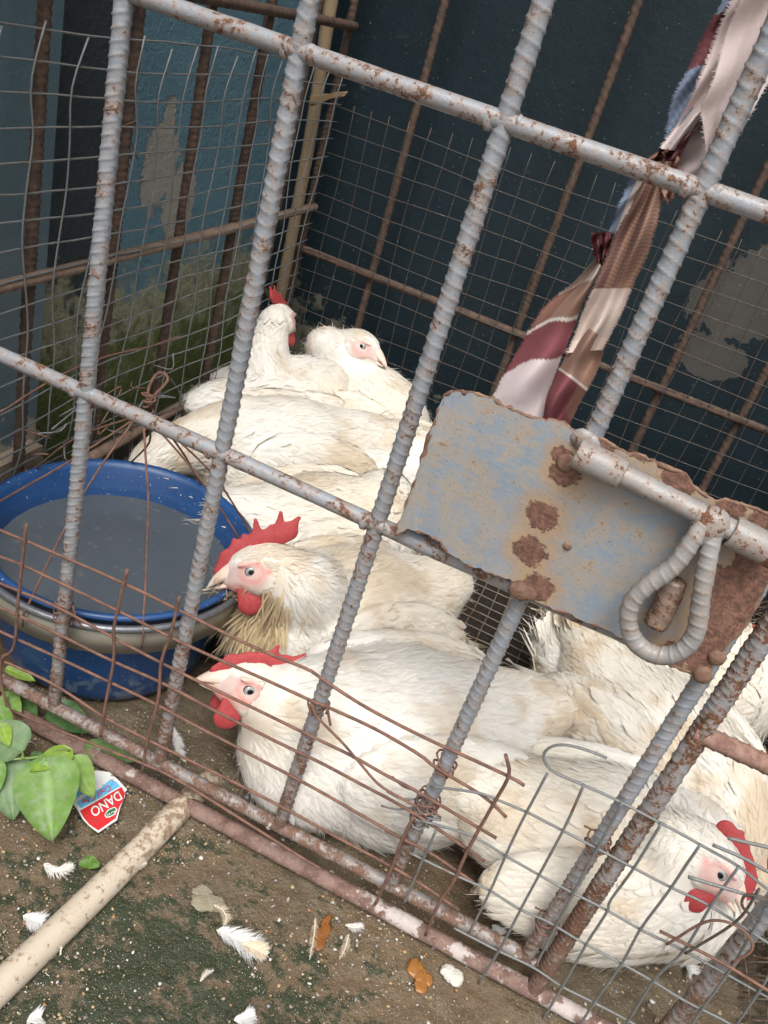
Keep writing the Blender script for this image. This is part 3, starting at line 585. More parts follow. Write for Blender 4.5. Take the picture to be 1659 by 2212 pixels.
dh = float(RC[2] @ (HUB - CC)); wire(guard, [ond((.3281 * x, 544.3 + .3281 * y), dh) for x, y in hz], .0019, M_wirerust, 36, 7, name='loop')
t = np.linspace(0, 8 * math.pi, 60); hb = ond((318, 878), dh)
wire(guard, np.stack([hb[0] + (.006 + .003 * np.sin(t * .37)) * np.cos(t), hb[1] + .006 * np.sin(t), hb[2] - .012 + .03 * t / t[-1]], -1), .0014, M_wirerust, 80, 6, .001, name='binding')

# ------------------------------------------------------------------ hens
def e_sdf(P, c, r, M3):
    q = (P - c) @ M3; k0 = np.sqrt(((q / r) ** 2).sum(-1)); k1 = np.sqrt(((q / (r * r)) ** 2).sum(-1)) + 1e-9
    return k0 * (k0 - 1) / k1
def rc_sdf(P, a, b, ra, rb):
    ab = b - a; t = np.clip(((P - a) @ ab) / (ab @ ab), 0, 1); return np.linalg.norm(P - (a + t[..., None] * ab), axis=-1) - (ra + (rb - ra) * t)
def smin(a, b, k):
    h = np.clip(.5 + .5 * (b - a) / k, 0, 1); return b * (1 - h) + a * h - k * h * (1 - h)
class Sdf:
    def __init__(s, floor=None): s.p = []; s.floor = floor
    def ell(s, c, r, M3, flow, k=.022): s.p.append(('e', A(*c), A(*r), M3, nrm(flow), k))
    def cone(s, a, b, ra, rb, flow, k=.022): s.p.append(('c', A(*a), A(*b), ra, rb, nrm(flow), k))
    def __call__(s, P, want=False):
        d = None; W = 0; Fl = 0
        for q in s.p:
            v = e_sdf(P, q[1], q[2], q[3]) if q[0] == 'e' else rc_sdf(P, q[1], q[2], q[3], q[4])
            if want:
                w = np.exp(-np.clip(v, -.05, .2) / .012); W = W + w; Fl = Fl + w[..., None] * q[-2]
            d = v if d is None else smin(d, v, q[-1])
        if s.floor is not None: d = np.maximum(d, s.floor - P[..., 2])
        return (d, Fl / (W[..., None] + 1e-12)) if want else d
    def grad(s, P, e=.0015):
        return nrm(np.stack([s(P + A(e, 0, 0)) - s(P - A(e, 0, 0)), s(P + A(0, e, 0)) - s(P - A(0, e, 0)), s(P + A(0, 0, e)) - s(P - A(0, 0, e))], -1))
def surfnet(f, lo, hi, h):
    lo = A(*lo); n = np.ceil((A(*hi) - lo) / h).astype(int) + 1
    g = np.stack(np.meshgrid(*[lo[i] + h * np.arange(n[i]) for i in range(3)], indexing='ij'), -1); D = f(g); S = D < 0
    c = np.zeros(tuple(n - 1), int); corners = [(a, b, d) for a in (0, 1) for b in (0, 1) for d in (0, 1)]
    sl = lambda a, b, d: (slice(a, n[0] - 1 + a), slice(b, n[1] - 1 + b), slice(d, n[2] - 1 + d))
    for q in corners: c += S[sl(*q)]
    act = (c > 0) & (c < 8); idx = -np.ones(tuple(n - 1), int); I = np.argwhere(act); idx[act] = np.arange(len(I))
    acc = np.zeros((len(I), 3)); cnt = np.zeros(len(I))
    for a in range(8):
        for b in range(a + 1, 8):
            ca, cb = A(*corners[a]), A(*corners[b])
            if np.abs(ca - cb).sum() != 1: continue
            ia = I + ca.astype(int); ib = I + cb.astype(int); da = D[ia[:, 0], ia[:, 1], ia[:, 2]]; db = D[ib[:, 0], ib[:, 1], ib[:, 2]]; m = (da < 0) != (db < 0)
            t = np.where(m, da / np.where(m, da - db, 1), 0); acc += np.where(m[:, None], ca + t[:, None] * (cb - ca), 0); cnt += m
    V = lo + h * (I + acc / cnt[:, None]); F = []
    for ax in range(3):
        u, w = (ax + 1) % 3, (ax + 2) % 3; s0 = [slice(None)] * 3; s1 = [slice(None)] * 3; s0[ax] = slice(0, n[ax] - 1); s1[ax] = slice(1, n[ax])
        E0 = S[tuple(s0)]; E1 = S[tuple(s1)]; X = np.argwhere(E0 != E1)
        X = X[(X[:, u] > 0) & (X[:, w] > 0) & (X[:, u] < n[u] - 1) & (X[:, w] < n[w] - 1)]
        q = []
        for du, dw in ((-1, -1), (0, -1), (0, 0), (-1, 0)):
            Y = X.copy(); Y[:, u] += du; Y[:, w] += dw; q.append(idx[Y[:, 0], Y[:, 1], Y[:, 2]])
        q = np.stack(q, -1); fl = ~E0[X[:, 0], X[:, 1], X[:, 2]]; q[fl] = q[fl][:, ::-1]; F.append(q)
    return V, np.vstack(F)
def feathers(f, P, N, T, L, W, lift, rows=(0, .3, .65, 1.0), prof=(.35, .95, 1.0, .22), cup=.07, project=True, curl=0.0):
    """leaf-shaped feathers rooted at P; returns V (m*12), F, and unit normals"""
    m = len(P); L = np.broadcast_to(L, (m,))[:, None]; W = np.broadcast_to(W, (m,))[:, None]; lift = np.broadcast_to(lift, (m,))[:, None]
    S = nrm(np.cross(N, T)); V = np.zeros((m, 12, 3)); NN = np.zeros((m, 12, 3)); C = P.copy(); prev = 0; t = T
    for r_, u in enumerate(rows):
        C = C + t * L * (u - prev); prev = u; n = N
        if project and f is not None and u > 0:
            C = C - .8 * f(C)[:, None] * f.grad(C, .003); n = f.grad(C, .003); t = nrm(t - n * (t * n).sum(-1, keepdims=True)) 
        s = nrm(np.cross(n, t)); Q = C + n * (lift * L * u ** 1.2 + .0008 + curl * L * u * u); w = W * prof[r_] * .5
        for c_, k in enumerate((-1, 0, 1)):
            V[:, r_ * 3 + c_] = Q + s * w * k + n * (0 if k == 0 else -cup * w); NN[:, r_ * 3 + c_] = nrm(n + .30 * s * k + t * .08)
    b = np.arange(m)[:, None] * 12; F = []
    for r_ in range(3):
        for c_ in range(2): F.append(b + A(r_ * 3 + 3 + c_, r_ * 3 + 4 + c_, r_ * 3 + c_ + 1, r_ * 3 + c_).astype(int)[None])
    return V.reshape(-1, 3), np.stack(F, 1).reshape(-1, 4), NN.reshape(-1, 3)
def mat_plume():
    m = MB('white_plumage'); c = m.attr(); n = m.noise(260, 4, .6); col = m.mix(m.ma('MULTIPLY', n, .16), c, (.62, .55, .42)); m.fin(col, .85, spec=.15)
    m.b.inputs['Subsurface Weight'].default_value = .0; m.b.inputs['Sheen Weight'].default_value = .25; m.b.inputs['Sheen Roughness'].default_value = .6
    tl = m.n.new('ShaderNodeBsdfTranslucent'); m.l(col, tl.inputs[0]); mx = m.n.new('ShaderNodeMixShader'); mx.inputs[0].default_value = .22
    m.l(m.b.outputs[0], mx.inputs[1]); m.l(tl.outputs[0], mx.inputs[2]); m.l(mx.outputs[0], m.out.inputs[0]); return m.m
def mat_skin():
    m = MB('hen_skin'); c = m.attr(); n = m.noise(900, 4, .6); m.bump(m.ma('ADD', n, m.vor(700).outputs['Distance']), .5, .0006); m.fin(m.mix(m.ma('MULTIPLY', n, .2), c, (.6, .5, .4)), .6, spec=.35)
    m.b.inputs['Subsurface Weight'].default_value = .15; m.b.inputs['Subsurface Radius'].default_value = (.004, .0015, .001); m.b.inputs['Subsurface Scale'].default_value = 1.0; return m.m
def mat_comb():
    m = MB('red_comb'); n = m.noise(180, 5, .6); col = m.mix(n, (.29, .026, .03), (.46, .075, .075)); m.bump(m.ma('ADD', m.vor(900).outputs['Distance'], n), .6, .0008); m.fin(col, .55, spec=.35)
    m.b.inputs['Subsurface Weight'].default_value = .2; m.b.inputs['Subsurface Radius'].default_value = (.005, .0015, .001); m.b.inputs['Subsurface Scale'].default_value = 1.0; return m.m
def mat_beak():
    m = MB('horn_beak'); n = m.noise(120, 5, .6); m.bump(n, .2, .0005); m.fin(m.mix(n, (.66, .47, .38), (.8, .66, .56)), .42)
    m.b.inputs['Subsurface Weight'].default_value = .1; m.b.inputs['Subsurface Radius'].default_value = (.003, .0015, .001); m.b.inputs['Subsurface Scale'].default_value = 1.0; return m.m
M_pl, M_skin, M_comb, M_beak = mat_plume(), mat_skin(), mat_comb(), mat_beak()
M_eye = MB('eye'); M_eye = M_eye.fin(M_eye.attr(), .08)
WHITE = A(.83, .805, .75)
def stain_col(P, amt, seed, warm=1.0):
    n = fbm(P, 14, 3, seed); n2 = fbm(P, 45, 2, seed + 9); s = np.clip((n * .7 + n2 * .3 - (.595 - amt * .17)) / .12, 0, 1)[:, None] * min(1, .42 + amt * .5)
    cr = np.clip((fbm(P, 6, 2, seed + 3) - .35) * 2.2, 0, 1)[:, None] * .66 * warm
    c = WHITE * (1 - cr) + A(.78, .68, .52) * cr; return c * (1 - s * .75) + A(.55, .40, .22) * s * .75
NH = 0
def hen(label, c, yaw, size=1.0, pitch=0.0, roll=0.0, head=None, neck=None, fwd=None, up=None, hs=1.15, stain=.35, tail=.10, tailup=.5, wingdroop=.0, combh=1.0, wattle=1.0, seed=1, dens=1.0, redface=.7, floor=.002, tuft=0.0, showtail=True, flight=True, ncomb=9):
    """c: body centre; yaw: heading (radians, from +X towards +Y); neck: points from shoulders to head"""
    root = tag(empty('chicken', (c[0], c[1], 0)), label, 'chicken', 'white hens in the cage'); rs = np.random.default_rng(seed)
    h0 = A(math.cos(yaw), math.sin(yaw), 0); X = nrm(h0 * math.cos(pitch) + A(0, 0, 1) * math.sin(pitch)); Y = nrm(np.cross(A(0, 0, 1), h0)); Z = np.cross(X, Y)
    Y, Z = Y * math.cos(roll) + Z * math.sin(roll), Z * math.cos(roll) - Y * math.sin(roll)
    B = np.stack([X, Y, Z], 1); c = A(*c); L2W = lambda p: c + B @ (A(*p) * size); s = size
    f = Sdf(floor)
    f.ell(L2W((0, 0, 0)), A(.135, .096, .092) * s, B, -X)
    f.ell(L2W((.078, 0, -.012)), A(.085, .086, .084) * s, B, -X * .6 - Z)
    f.ell(L2W((-.10, 0, .010)), A(.085, .070, .062) * s, B, -X)
    f.ell(L2W((-.155, 0, .036)), A(.055, .040, .030) * s, B, -X + .4 * Z)
    for sg in (-1, 1):
        f.ell(L2W((-.02, .052 * sg, -.045)), A(.09, .05, .052) * s, B, -X - .3 * Z)
        Bw = np.stack([nrm(X * .97 + Z * (.16 + wingdroop)), nrm(Y + Z * .25 * sg), np.cross(nrm(X * .97 + Z * (.16 + wingdroop)), nrm(Y + Z * .25 * sg))], 1); Bw[:, 2] = nrm(Bw[:, 2])
        f.ell(L2W((-.030, .088 * sg, .016)), A(.118, .022, .058) * s, Bw, -Bw[:, 0], .012)
    fwd = nrm(fwd); S_ = nrm(np.cross(nrm(up), fwd)); up = np.cross(fwd, S_); H = np.stack([fwd, S_, up], 1); hd = A(*head); h2w = lambda p: hd + H @ (A(*p) * hs)
    pts = [L2W((.075, 0, .035))] + [A(*p) for p in (neck or [])] + [h2w((-.022, 0, -.014))]
    pts = catmull(pts, 7); rad = np.linspace(.058 * s, .0235 * hs, 7) * A(1, .95, .9, .88, .9, .95, 1)
    for q in range(6): f.cone(pts[q], pts[q + 1], rad[q], rad[q + 1], pts[q] - pts[q + 1], .02)
    fh = Sdf()   # head
    for g in (f, fh):
        g.ell(h2w((0, 0, 0)), A(.033, .0195, .0235) * hs, H, -fwd, .012); g.ell(h2w((.017, 0, -.006)), A(.020, .0135, .0135) * hs, H, -fwd, .008)
    for sg in (-1, 1): fh.ell(h2w((.002, .0135 * sg, -.008)), A(.017, .007, .010) * hs, H, -fwd, .006); fh.ell(h2w((.008, .0165 * sg, .0108)), A(.013, .0025, .0024) * hs, H, -fwd, .005)
    fh.cone(h2w((-.005, 0, -.006)), pts[-2] * .6 + pts[-1] * .4, .021 * hs, .0225 * hs, -fwd, .012)
    allp = np.vstack([c[None] + np.array([B @ (A(a, b, d) * s) for a in (-.23, .17) for b in (-.12, .12) for d in (-.11, .11)]), pts - .07, pts + .07, hd[None] - .06, hd[None] + .06])
    lo, hi = allp.min(0), allp.max(0); lo[2] = max(lo[2], -.02)
    V, F = surfnet(f, lo, hi, .0055); Vh, Fh = surfnet(fh, hd - .075, hd + .075, .0017)
    # face colouring on the fine head skin
    q = (Vh - hd) @ H / hs; sd = np.abs(q[:, 1])
    e = np.sqrt(((q[:, 0] - .014) / .022) ** 2 + ((q[:, 2] + .001) / .0145) ** 2); face = np.clip((1.08 - e) / .3, 0, 1) * (q[:, 0] > -.012)
    ring = np.clip(1 - np.abs(np.sqrt(((q[:, 0] - .009) / .0105) ** 2 + ((q[:, 2] - .003) / .0085) ** 2) - 1) / .45, 0, 1)
    chin = np.clip((q[:, 0] - .012) / .01, 0, 1) * np.clip((-.004 - q[:, 2]) / .006, 0, 1)
    ear = np.clip(1.2 - np.sqrt(((q[:, 0] + .012) / .008) ** 2 + ((q[:, 2] + .011) / .006) ** 2), 0, 1)
    ch = stain_col(Vh, stain * .4, seed); pink = A(.78, .56, .51) * (1 - redface * .25); red = A(.66, .20, .17); m1 = face[:, None]; ch = ch * (1 - m1) + pink * m1
    fold = fbm(Vh, 210, 3, 2); streak = np.clip(1 - np.sqrt(((q[:, 0] + .006) / .010) ** 2 + ((q[:, 2] - .002) / .0045) ** 2), 0, 1); m2 = np.clip((np.maximum(np.maximum(ring * .62, streak), chin * .8) * redface * 1.2) * (.25 + 1.3 * fold) + .35 * face * redface * np.clip(fold - .4, 0, 1), 0, 1)[:, None]; ch = ch * (1 - m2) + red * m2
    ch = ch * (1 - .5 * ear[:, None]) + A(.70, .66, .74) * .5 * ear[:, None]
    cb = stain_col(V, stain, seed)
    d_h = np.linalg.norm(V - hd, axis=1); keep = d_h > .024 * hs
    me = mesh('body', np.vstack([V, Vh]), np.vstack([F[keep[F].all(1)], Fh + len(V)])); vcol(me, np.vstack([cb * .9, ch])); link('body', me, M_skin, root)
    # ---- plumage
    def sample(Vx, Fx, n):
        a, b, d = Vx[Fx[:, 0]], Vx[Fx[:, 1]], Vx[Fx[:, 2]]; ar = np.linalg.norm(np.cross(b - a, d - a), axis=1) + 1e-12; ids = rs.choice(len(Fx), n, p=ar / ar.sum())
        u, v = rs.random(n), rs.random(n); return Vx[Fx[ids, 0]] * ((1 - u) * (1 - v))[:, None] + Vx[Fx[ids, 1]] * (u * (1 - v))[:, None] + Vx[Fx[ids, 2]] * (u * v)[:, None] + Vx[Fx[ids, 3]] * ((1 - u) * v)[:, None]
    n = int(10500 * dens); P = sample(V, F, n); P = P[(P[:, 2] > .006)]
    qh = (P - hd) @ H / hs; infront = (qh[:, 0] > -.020) & (np.linalg.norm(qh, axis=1) < .045); P = P[~infront]
    d, fl = f(P, True); N = f.grad(P); T = nrm(fl + (rs.normal(size=P.shape) * .16)); T = nrm(T - N * (T * N).sum(-1, keepdims=True))
    nk = np.min(np.stack([np.linalg.norm(P - p, axis=1) for p in pts[2:]], 0), 0); isn = np.clip((.058 * s - nk) / .02, 0, 1); ish = np.clip((.05 * hs - np.linalg.norm(P - hd, axis=1)) / .015, 0, 1)
    loc = (P - c) @ B / s; wing = (np.abs(loc[:, 1]) > .075) & (loc[:, 2] > -.035) & (loc[:, 0] < .07)
    Lf = (.026 * (1 - isn) + .020 * isn) * (1 - ish) + .010 * ish; Wf = (.0105 * (1 - isn) + .0055 * isn) * (1 - ish) + .0034 * ish
    Lf = np.where(wing, .030, Lf) * rs.uniform(.75, 1.25, len(P)); Wf = np.where(wing, .0125, Wf) * rs.uniform(.8, 1.2, len(P)); lf = .04 + .045 * rs.random(len(P)) + .03 * isn
    stray = rs.random(len(P)) < .010; lf = np.where(stray, .24, lf)
    sets = [feathers(f, P, N, T, Lf, Wf, lf) + (P,)]
    # fine head feathers from the smooth head skin
    Ph = sample(Vh, Fh, int(1500 * dens)); qq = (Ph - hd) @ H / hs; e = np.sqrt(((qq[:, 0] - .014) / .022) ** 2 + ((qq[:, 2] + .001) / .0145) ** 2)
    okh = ((e > 1.0) & (qq[:, 0] < .026)) | (qq[:, 0] < -.012); Ph = Ph[okh]; Nh = fh.grad(Ph, .001); Th = nrm(-fwd * 1.0 - up * .25 + rs.normal(size=Ph.shape) * .1); Th = nrm(Th - Nh * (Th * Nh).sum(-1, keepdims=True))
    sets.append(feathers(fh, Ph, Nh, Th, .009 * rs.uniform(.7, 1.3, len(Ph)), .0030, .07, cup=.05) + (Ph,))
    # down strands that soften the outline
    m = int(2600 * dens); Ps = sample(V, F, m); Ps = Ps[Ps[:, 2] > .01]; qs = (Ps - hd) @ H / hs; Ps = Ps[~((qs[:, 0] > -.015) & (np.linalg.norm(qs, axis=1) < .05))]
    _, fl = f(Ps, True); Ns = f.grad(Ps); Ts = nrm(fl + rs.normal(size=Ps.shape) * .35); Ts = nrm(Ts - Ns * (Ts * Ns).sum(-1, keepdims=True))
    sets.append(feathers(None, Ps + Ns * .001, Ns, Ts, rs.uniform(.010, .024, len(Ps)), .0012, rs.uniform(.15, .45, len(Ps)), project=False, prof=(.8, .8, .6, .1)) + (Ps,))
    if tuft > 0:     # long dirty feathers hanging from the throat over the breast
        m = int(520 * tuft); uu = rs.random(m); side = rs.normal(size=m) * .03; base_ = pts[-2][None] * uu[:, None] + L2W((.10, 0, -.01))[None] * (1 - uu[:, None]) + X * .05 + Y[None] * side[:, None] + rs.normal(size=(m, 3)) * .008
        Pt = base_
        for _ in range(3): Nt = f.grad(Pt); Pt = Pt - f(Pt)[:, None] * Nt * .9
        Nt = f.grad(Pt); Tt = nrm(A(0, 0, -1) + .25 * X + .25 * Y * np.sign(side)[:, None] + rs.normal(size=Pt.shape) * .16); Tt = nrm(Tt - Nt * (Tt * Nt).sum(-1, keepdims=True) * .75)
        sets.append(feathers(f, Pt + Nt * .002, Nt, Tt, rs.uniform(.035, .07, m), rs.uniform(.0022, .0045, m), rs.uniform(.06, .30, m), prof=(.7, .9, .75, .1)) + (Pt,))
        k_ = rs.random(m) < .35; sets.append(feathers(None, Pt[k_] + Nt[k_] * .002, Nt[k_], Tt[k_], rs.uniform(.03, .075, k_.sum()), rs.uniform(.0018, .0035, k_.sum()), rs.uniform(.1, .55, k_.sum()), project=False, curl=-.35, prof=(.7, .9, .75, .1)) + (Pt[k_],))
    def build(name, sets, st, extra=None):
        VV, FF, NN, CC_ = [], [], [], []; o = 0
        for k, (v, fcs, nn, root_p) in enumerate(sets):
            VV.append(v); FF.append(fcs + o); NN.append(nn); o += len(v); m_ = len(root_p); cc = stain_col(v, st, seed)
            cc = cc * np.repeat(1 + rs.normal(size=(m_, 1)) * .025, 12, 0); tipm = np.tile(np.repeat(A(.93, .98, 1.0, 1.02), 3), m_)[:, None]; cc = cc * tipm
            if extra is not None and k in extra: cc = cc * .15 + np.repeat(extra[k] * (1 + rs.normal(size=(m_, 1)) * .15), 12, 0) * .85
            CC_.append(cc)
        me = mesh(name, np.vstack(VV), np.vstack(FF)); vcol(me, np.clip(np.vstack(CC_), 0, .92)); NNa = np.vstack(NN)
        me.normals_split_custom_set_from_vertices(NNa.tolist()); return link(name, me, M_pl, root)
    tag(build('plumage', sets, stain, {3: A(.62, .47, .25), 4: A(.55, .40, .19)} if tuft > 0 else None), kind='stuff')
    # ---- wings: coverts in rows and long flight feathers
    for sg in (-1, 1):
        rows = []
        for (x0, x1, zz, cnt, LL, WW, lft) in ((.06, -.03, .045, 9, .055, .020, .06),)[:1] + (() if not flight else ( (.045, -.06, .022, 11, .070, .021, .06), (.02, -.085, -.004, 12, .098, .021, .065), (-.01, -.10, -.020, 9, .115, .019, .07))):
            u = np.linspace(0, 1, cnt); Pw = np.array([L2W((x0 + (x1 - x0) * a, .125 * sg, zz + .012 * a + .008 * math.sin(a * 3) )) for a in u]); 
            for _ in range(4): Pw = Pw - f(Pw)[:, None] * f.grad(Pw, .003) * .9
            Nw = f.grad(Pw, .003); Tw = nrm(-X + Z * (-.10 + wingdroop * -.5 + .14 * (u[:, None] - .4)) + rs.normal(size=Pw.shape) * .03); Tw = nrm(Tw - Nw * (Tw * Nw).sum(-1, keepdims=True))
            rows.append(feathers(f, Pw + Nw * .002, Nw, Tw, LL * s * rs.uniform(.92, 1.08, cnt), WW * s, lft, cup=.16, prof=(.4, .85, 1.0, .35)) + (Pw,))
        build('wing', rows, stain + .25)
    if showtail:
        m = 11; aa = np.linspace(-.75, .75, m); Pt = np.array([L2W((-.165, .018 * math.sin(a), .045 + .012 * math.cos(2 * a))) for a in aa])
        Tt = np.array([nrm(-X * math.cos(a * .6) + Y * math.sin(a * .6) + Z * tailup * math.cos(a * 1.1)) for a in aa]); Nt = np.array([nrm(Z + X * tailup + Y * math.sin(a) * .8) for a in aa]); Nt = nrm(Nt - Tt * (Nt * Tt).sum(-1, keepdims=True))
        tl = [feathers(None, Pt, Nt, Tt, tail * s * rs.uniform(.85, 1.15, m), .024 * s, .05, project=False, prof=(.5, .9, 1.0, .5)) + (Pt,)]
        m = 160; Pt = np.array([L2W((-.16 + rs.normal() * .018, rs.normal() * .022, .03 + rs.normal() * .016)) for _ in range(m)]); Tt = nrm(-X + Z * tailup + rs.normal(size=(m, 3)) * .32); Nt = nrm(np.cross(Tt, rs.normal(size=(m, 3))))
        tl.append(feathers(None, Pt, Nt, Tt, rs.uniform(.025, .06, m), rs.uniform(.002, .006, m), .1, project=False, prof=(.7, .9, .7, .1)) + (Pt,)); build('tail', tl, stain + .5)
    # ---- beak, comb, wattles, eyes
    u = np.linspace(0, 1, 9); parts = []
    for (dz, hgt, ln, drop, wd) in ((.0015, .0118, .031, .0115, .0108), (-.0085, .0062, .025, .0050, .0088)):
        Vb = []; k = 12
        for t_ in u:
            cx = .0215 + ln * t_; cz = dz - drop * t_ ** 1.9 * (1 if dz > 0 else .6); sc = (1 - t_ ** 1.35) ** .78 + .02
            for a in range(k):
                th = 2 * math.pi * a / k; yy = math.cos(th) * wd * sc; zz = math.sin(th) * hgt * sc * (1 if math.sin(th) > 0 else .55)
                if dz < 0: zz = -zz
                Vb.append(h2w((cx, yy, cz + zz)))
        n_ = len(u); i = np.arange(n_ - 1)[:, None] * k; j = np.arange(k)[None]; Fb = np.stack([i + j, i + (j + 1) % k, i + k + (j + 1) % k, i + k + j], -1).reshape(-1, 4); parts.append((np.array(Vb), Fb))
    Vb, Fb = join(parts); link('beak', mesh('beak', Vb, Fb), M_beak, root)
    flat = H.copy()
    if combh > 0:
        fc = Sdf(); tiny = combh < .15
        base = [(.036, .004), (.028, .014), (.016, .0205), (.003, .0245), (-.010, .026), (-.022, .027), (-.030, .029)]
        for a, b in list(zip(base[:-1], base[1:]))[:2 if tiny else ncomb]: fc.cone((a[0], 0, a[1]), (b[0], 0, b[1]), .0072, .0080, (1, 0, 0), .004)
        sp = [(.030, .012, .033, .021, .6), (.020, .018, .021, .028, .8), (.009, .023, .008, .036, 1.0), (-.001, .026, -.002, .048, 1.05), (-.011, .027, -.014, .040, 1.0), (-.020, .028, -.026, .052, .9), (-.029, .030, -.040, .040, .6)]; sp = [(a, b, d_ + rs.normal() * .0015, e_ + rs.normal() * .0025, k_) for a, b, d_, e_, k_ in sp]
        for (a, b, d_, e_, kk) in sp[:2 if tiny else ncomb]: fc.cone((a, 0, b), (d_, 0, b + (e_ - b) * combh), .0062, .0020, (1, 0, 0), .005)
        Vc, Fc = surfnet(lambda Pq: fc(Pq * A(1, 2.6, 1)), (-.052, -.006, -.006), (.048, .006, .062), .0012); link('comb', mesh('comb', hd + (Vc * hs) @ H.T, Fc), M_comb, root)
    if wattle > 0:
        for sg in (-1, 1):
            fw_ = Sdf(); fw_.cone((.020, sg * .009, -.012), (.016, sg * .013, -.012 - .015 * wattle), .0055, .0118 * wattle, (1, 0, 0), .006); fw_.cone((.020, sg * .009, -.012), (.008, sg * .011, -.011), .004, .004, (1, 0, 0), .006)
            y0 = A(0, sg * .0115, 0); Vc, Fc = surfnet(lambda Pq: fw_(y0 + (Pq - y0) * A(1, 2.6, 1)), (-.005, sg * .0115 - .009, -.05), (.036, sg * .0115 + .009, .0), .0012)
            if len(Vc): link('wattle', mesh('wattle', hd + (Vc * hs) @ H.T, Fc), M_comb, root)
    for sg in (-1, 1):
        ec = A(.0095, .0172 * sg, .0035); k = 16; rings = 9; Ve = []; Ce = []
        for a in range(rings):
            ph = math.pi * .5 * a / (rings - 1)
            for b in range(k):
                th = 2 * math.pi * b / k; rr = math.sin(ph) * .0051; Ve.append(h2w((ec[0] + rr * math.cos(th) * 1.15, ec[1] + sg * math.cos(ph) * .0032, ec[2] + rr * math.sin(th))))
                t_ = a / (rings - 1); Ce.append((.004, .004, .005) if t_ < .3 else ((.30, .31, .30) if t_ < .72 else (.06, .035, .03)))
        i = np.arange(rings - 1)[:, None] * k; j = np.arange(k)[None]; Fe = np.stack([i + j, i + (j + 1) % k, i + k + (j + 1) % k, i + k + j], -1).reshape(-1, 4)
        if sg < 0: Fe = Fe[:, ::-1]
        me = mesh('eye', np.array(Ve), Fe[:, ::-1]); vcol(me, np.array(Ce)); link('eye', me, M_eye, root)
    return root
def yaw(x, y): return math.atan2(y, x)
D = math.radians
# front hen, right behind the door
h1 = ond((552, 1484), .975)
hen('white hen lying along the door front, lower of the two red-combed heads facing left', (.366, .158, .100), yaw(-.78, -.62), 1.14, .02, 0, h1, [h1 * .55 + A(.27, .08, .14) * .45 + A(.02, .0, .0)], cdir(-.84, -.34, -.38), cdir(.30, -.92, -.22), 1.34, .58, seed=3, dens=1.15, combh=.60, showtail=False, redface=1.0)
h2 = ond((566, 1226), 1.06)
hen('white hen beside the tub with upright red comb and dirty breast, facing left', (.228, .312, .112), yaw(-.60, -.80), 1.02, .06, 0, h2, [h2 * .5 + A(.20, .25, .19) * .5 + A(.02, .0, -.01)], cdir(-.97, .17, -.12), cdir(-.10, -.95, -.25), 1.36, .46, seed=5, dens=1.1, combh=.8, tail=.05, tailup=-.2, redface=.9, tuft=1.0, showtail=False)
h2b = A(.31, .70, .13)
hen('white hen with dirty wing tips lying just behind the hen at the tub', (.115, .500, .098), yaw(.72, .69), 1.02, 0, 0, A(.165, .665, .10), [A(.17, .61, .14)], (.7, .6, -.3), (0, 0, 1), 1.1, .55, seed=7, tail=.03, tailup=.2, wingdroop=.05)
h5 = A(-.205, .430, .06)
hen('white hen stretching low behind the far rim of the blue tub', (-.045, .655, .112), yaw(-.69, -.72), 1.08, -.03, 0, h5, [A(-.14, .53, .14), A(-.185, .47, .11)], (-.5, -.5, -.75), (0, -.3, 1), 1.1, .42, seed=9, combh=0, tail=.06, tailup=-.1, wingdroop=.10)
h3 = ond((606, 690), 1.66)
hen('white hen seen from behind with its neck raised in the back corner', (-.115, .800, .118), yaw(.55, .83), 1.0, .08, 0, h3, [ond((570, 810), 1.62), ond((580, 745), 1.64)], cdir(.35, .0, .95), cdir(.10, -1, .1), 1.25, .25, seed=11, showtail=False, combh=.7, redface=.8)
h4 = ond((778, 748), 1.70)
hen('white hen with pale face looking right against the back mesh', (-.020, .915, .110), yaw(.92, .30), 1.04, .03, 0, h4, [ond((705, 752), 1.72)], cdir(.84, .48, -.25), cdir(.48, -.82, -.30), 1.34, .30, seed=13, tail=.05, combh=0, wattle=.22, redface=.45, showtail=False)
hen('white hen with tan stained side half hidden by the left edge of the latch plate', (.155, .800, .100), yaw(.95, .25), 1.0, 0, 0, ond((918, 985), 1.56), [A(.25, .81, .15)], cdir(.8, .5, .0), (0, 0, 1), 1.2, .8, seed=15, showtail=False, combh=.1, wattle=.3)
hen('white hen below the latch plate whose tail tuft sticks up beside the wire floor', (.635, .400, .085), yaw(.80, -.35), .78, 0, 0, A(.77, .33, .09), [A(.72, .36, .11)], (.8, -.3, -.3), (0, 0, 1), 1.0, .4, seed=17, tail=.055, tailup=1.1)
hen('white hen under the latch plate facing right beyond the door post', (.700, .550, .100), yaw(.92, .30), 1.06, .03, 0, ond((1672, 1412), 1.27), [ond((1560, 1400), 1.28)], cdir(.9, .2, -.1), (0, 0, 1), 1.1, .3, seed=19, tail=.06, tailup=.5)
hen('white hen with a brown stained back behind the hen at the bottom right', (.690, .330, .112), yaw(.72, -.60), 1.04, -.02, 0, A(.82, .235, .085), [A(.79, .255, .11)], (.6, -.3, -.5), (0, 0, 1), 1.05, .75, seed=21, tail=.06, tailup=.9)
h12 = ond((1530, 1852), .89)
hen('white hen at the bottom right with red face bowed behind the wire grid', (.650, .152, .092), yaw(.96, .22), 1.03, .0, .0, h12, [ond((1440, 1850), .925)], cdir(.60, .74, -.20), cdir(.74, -.58, -.30), 1.28, .52, seed=23, dens=1.15, combh=.45, ncomb=4, redface=.6, showtail=False, flight=False)

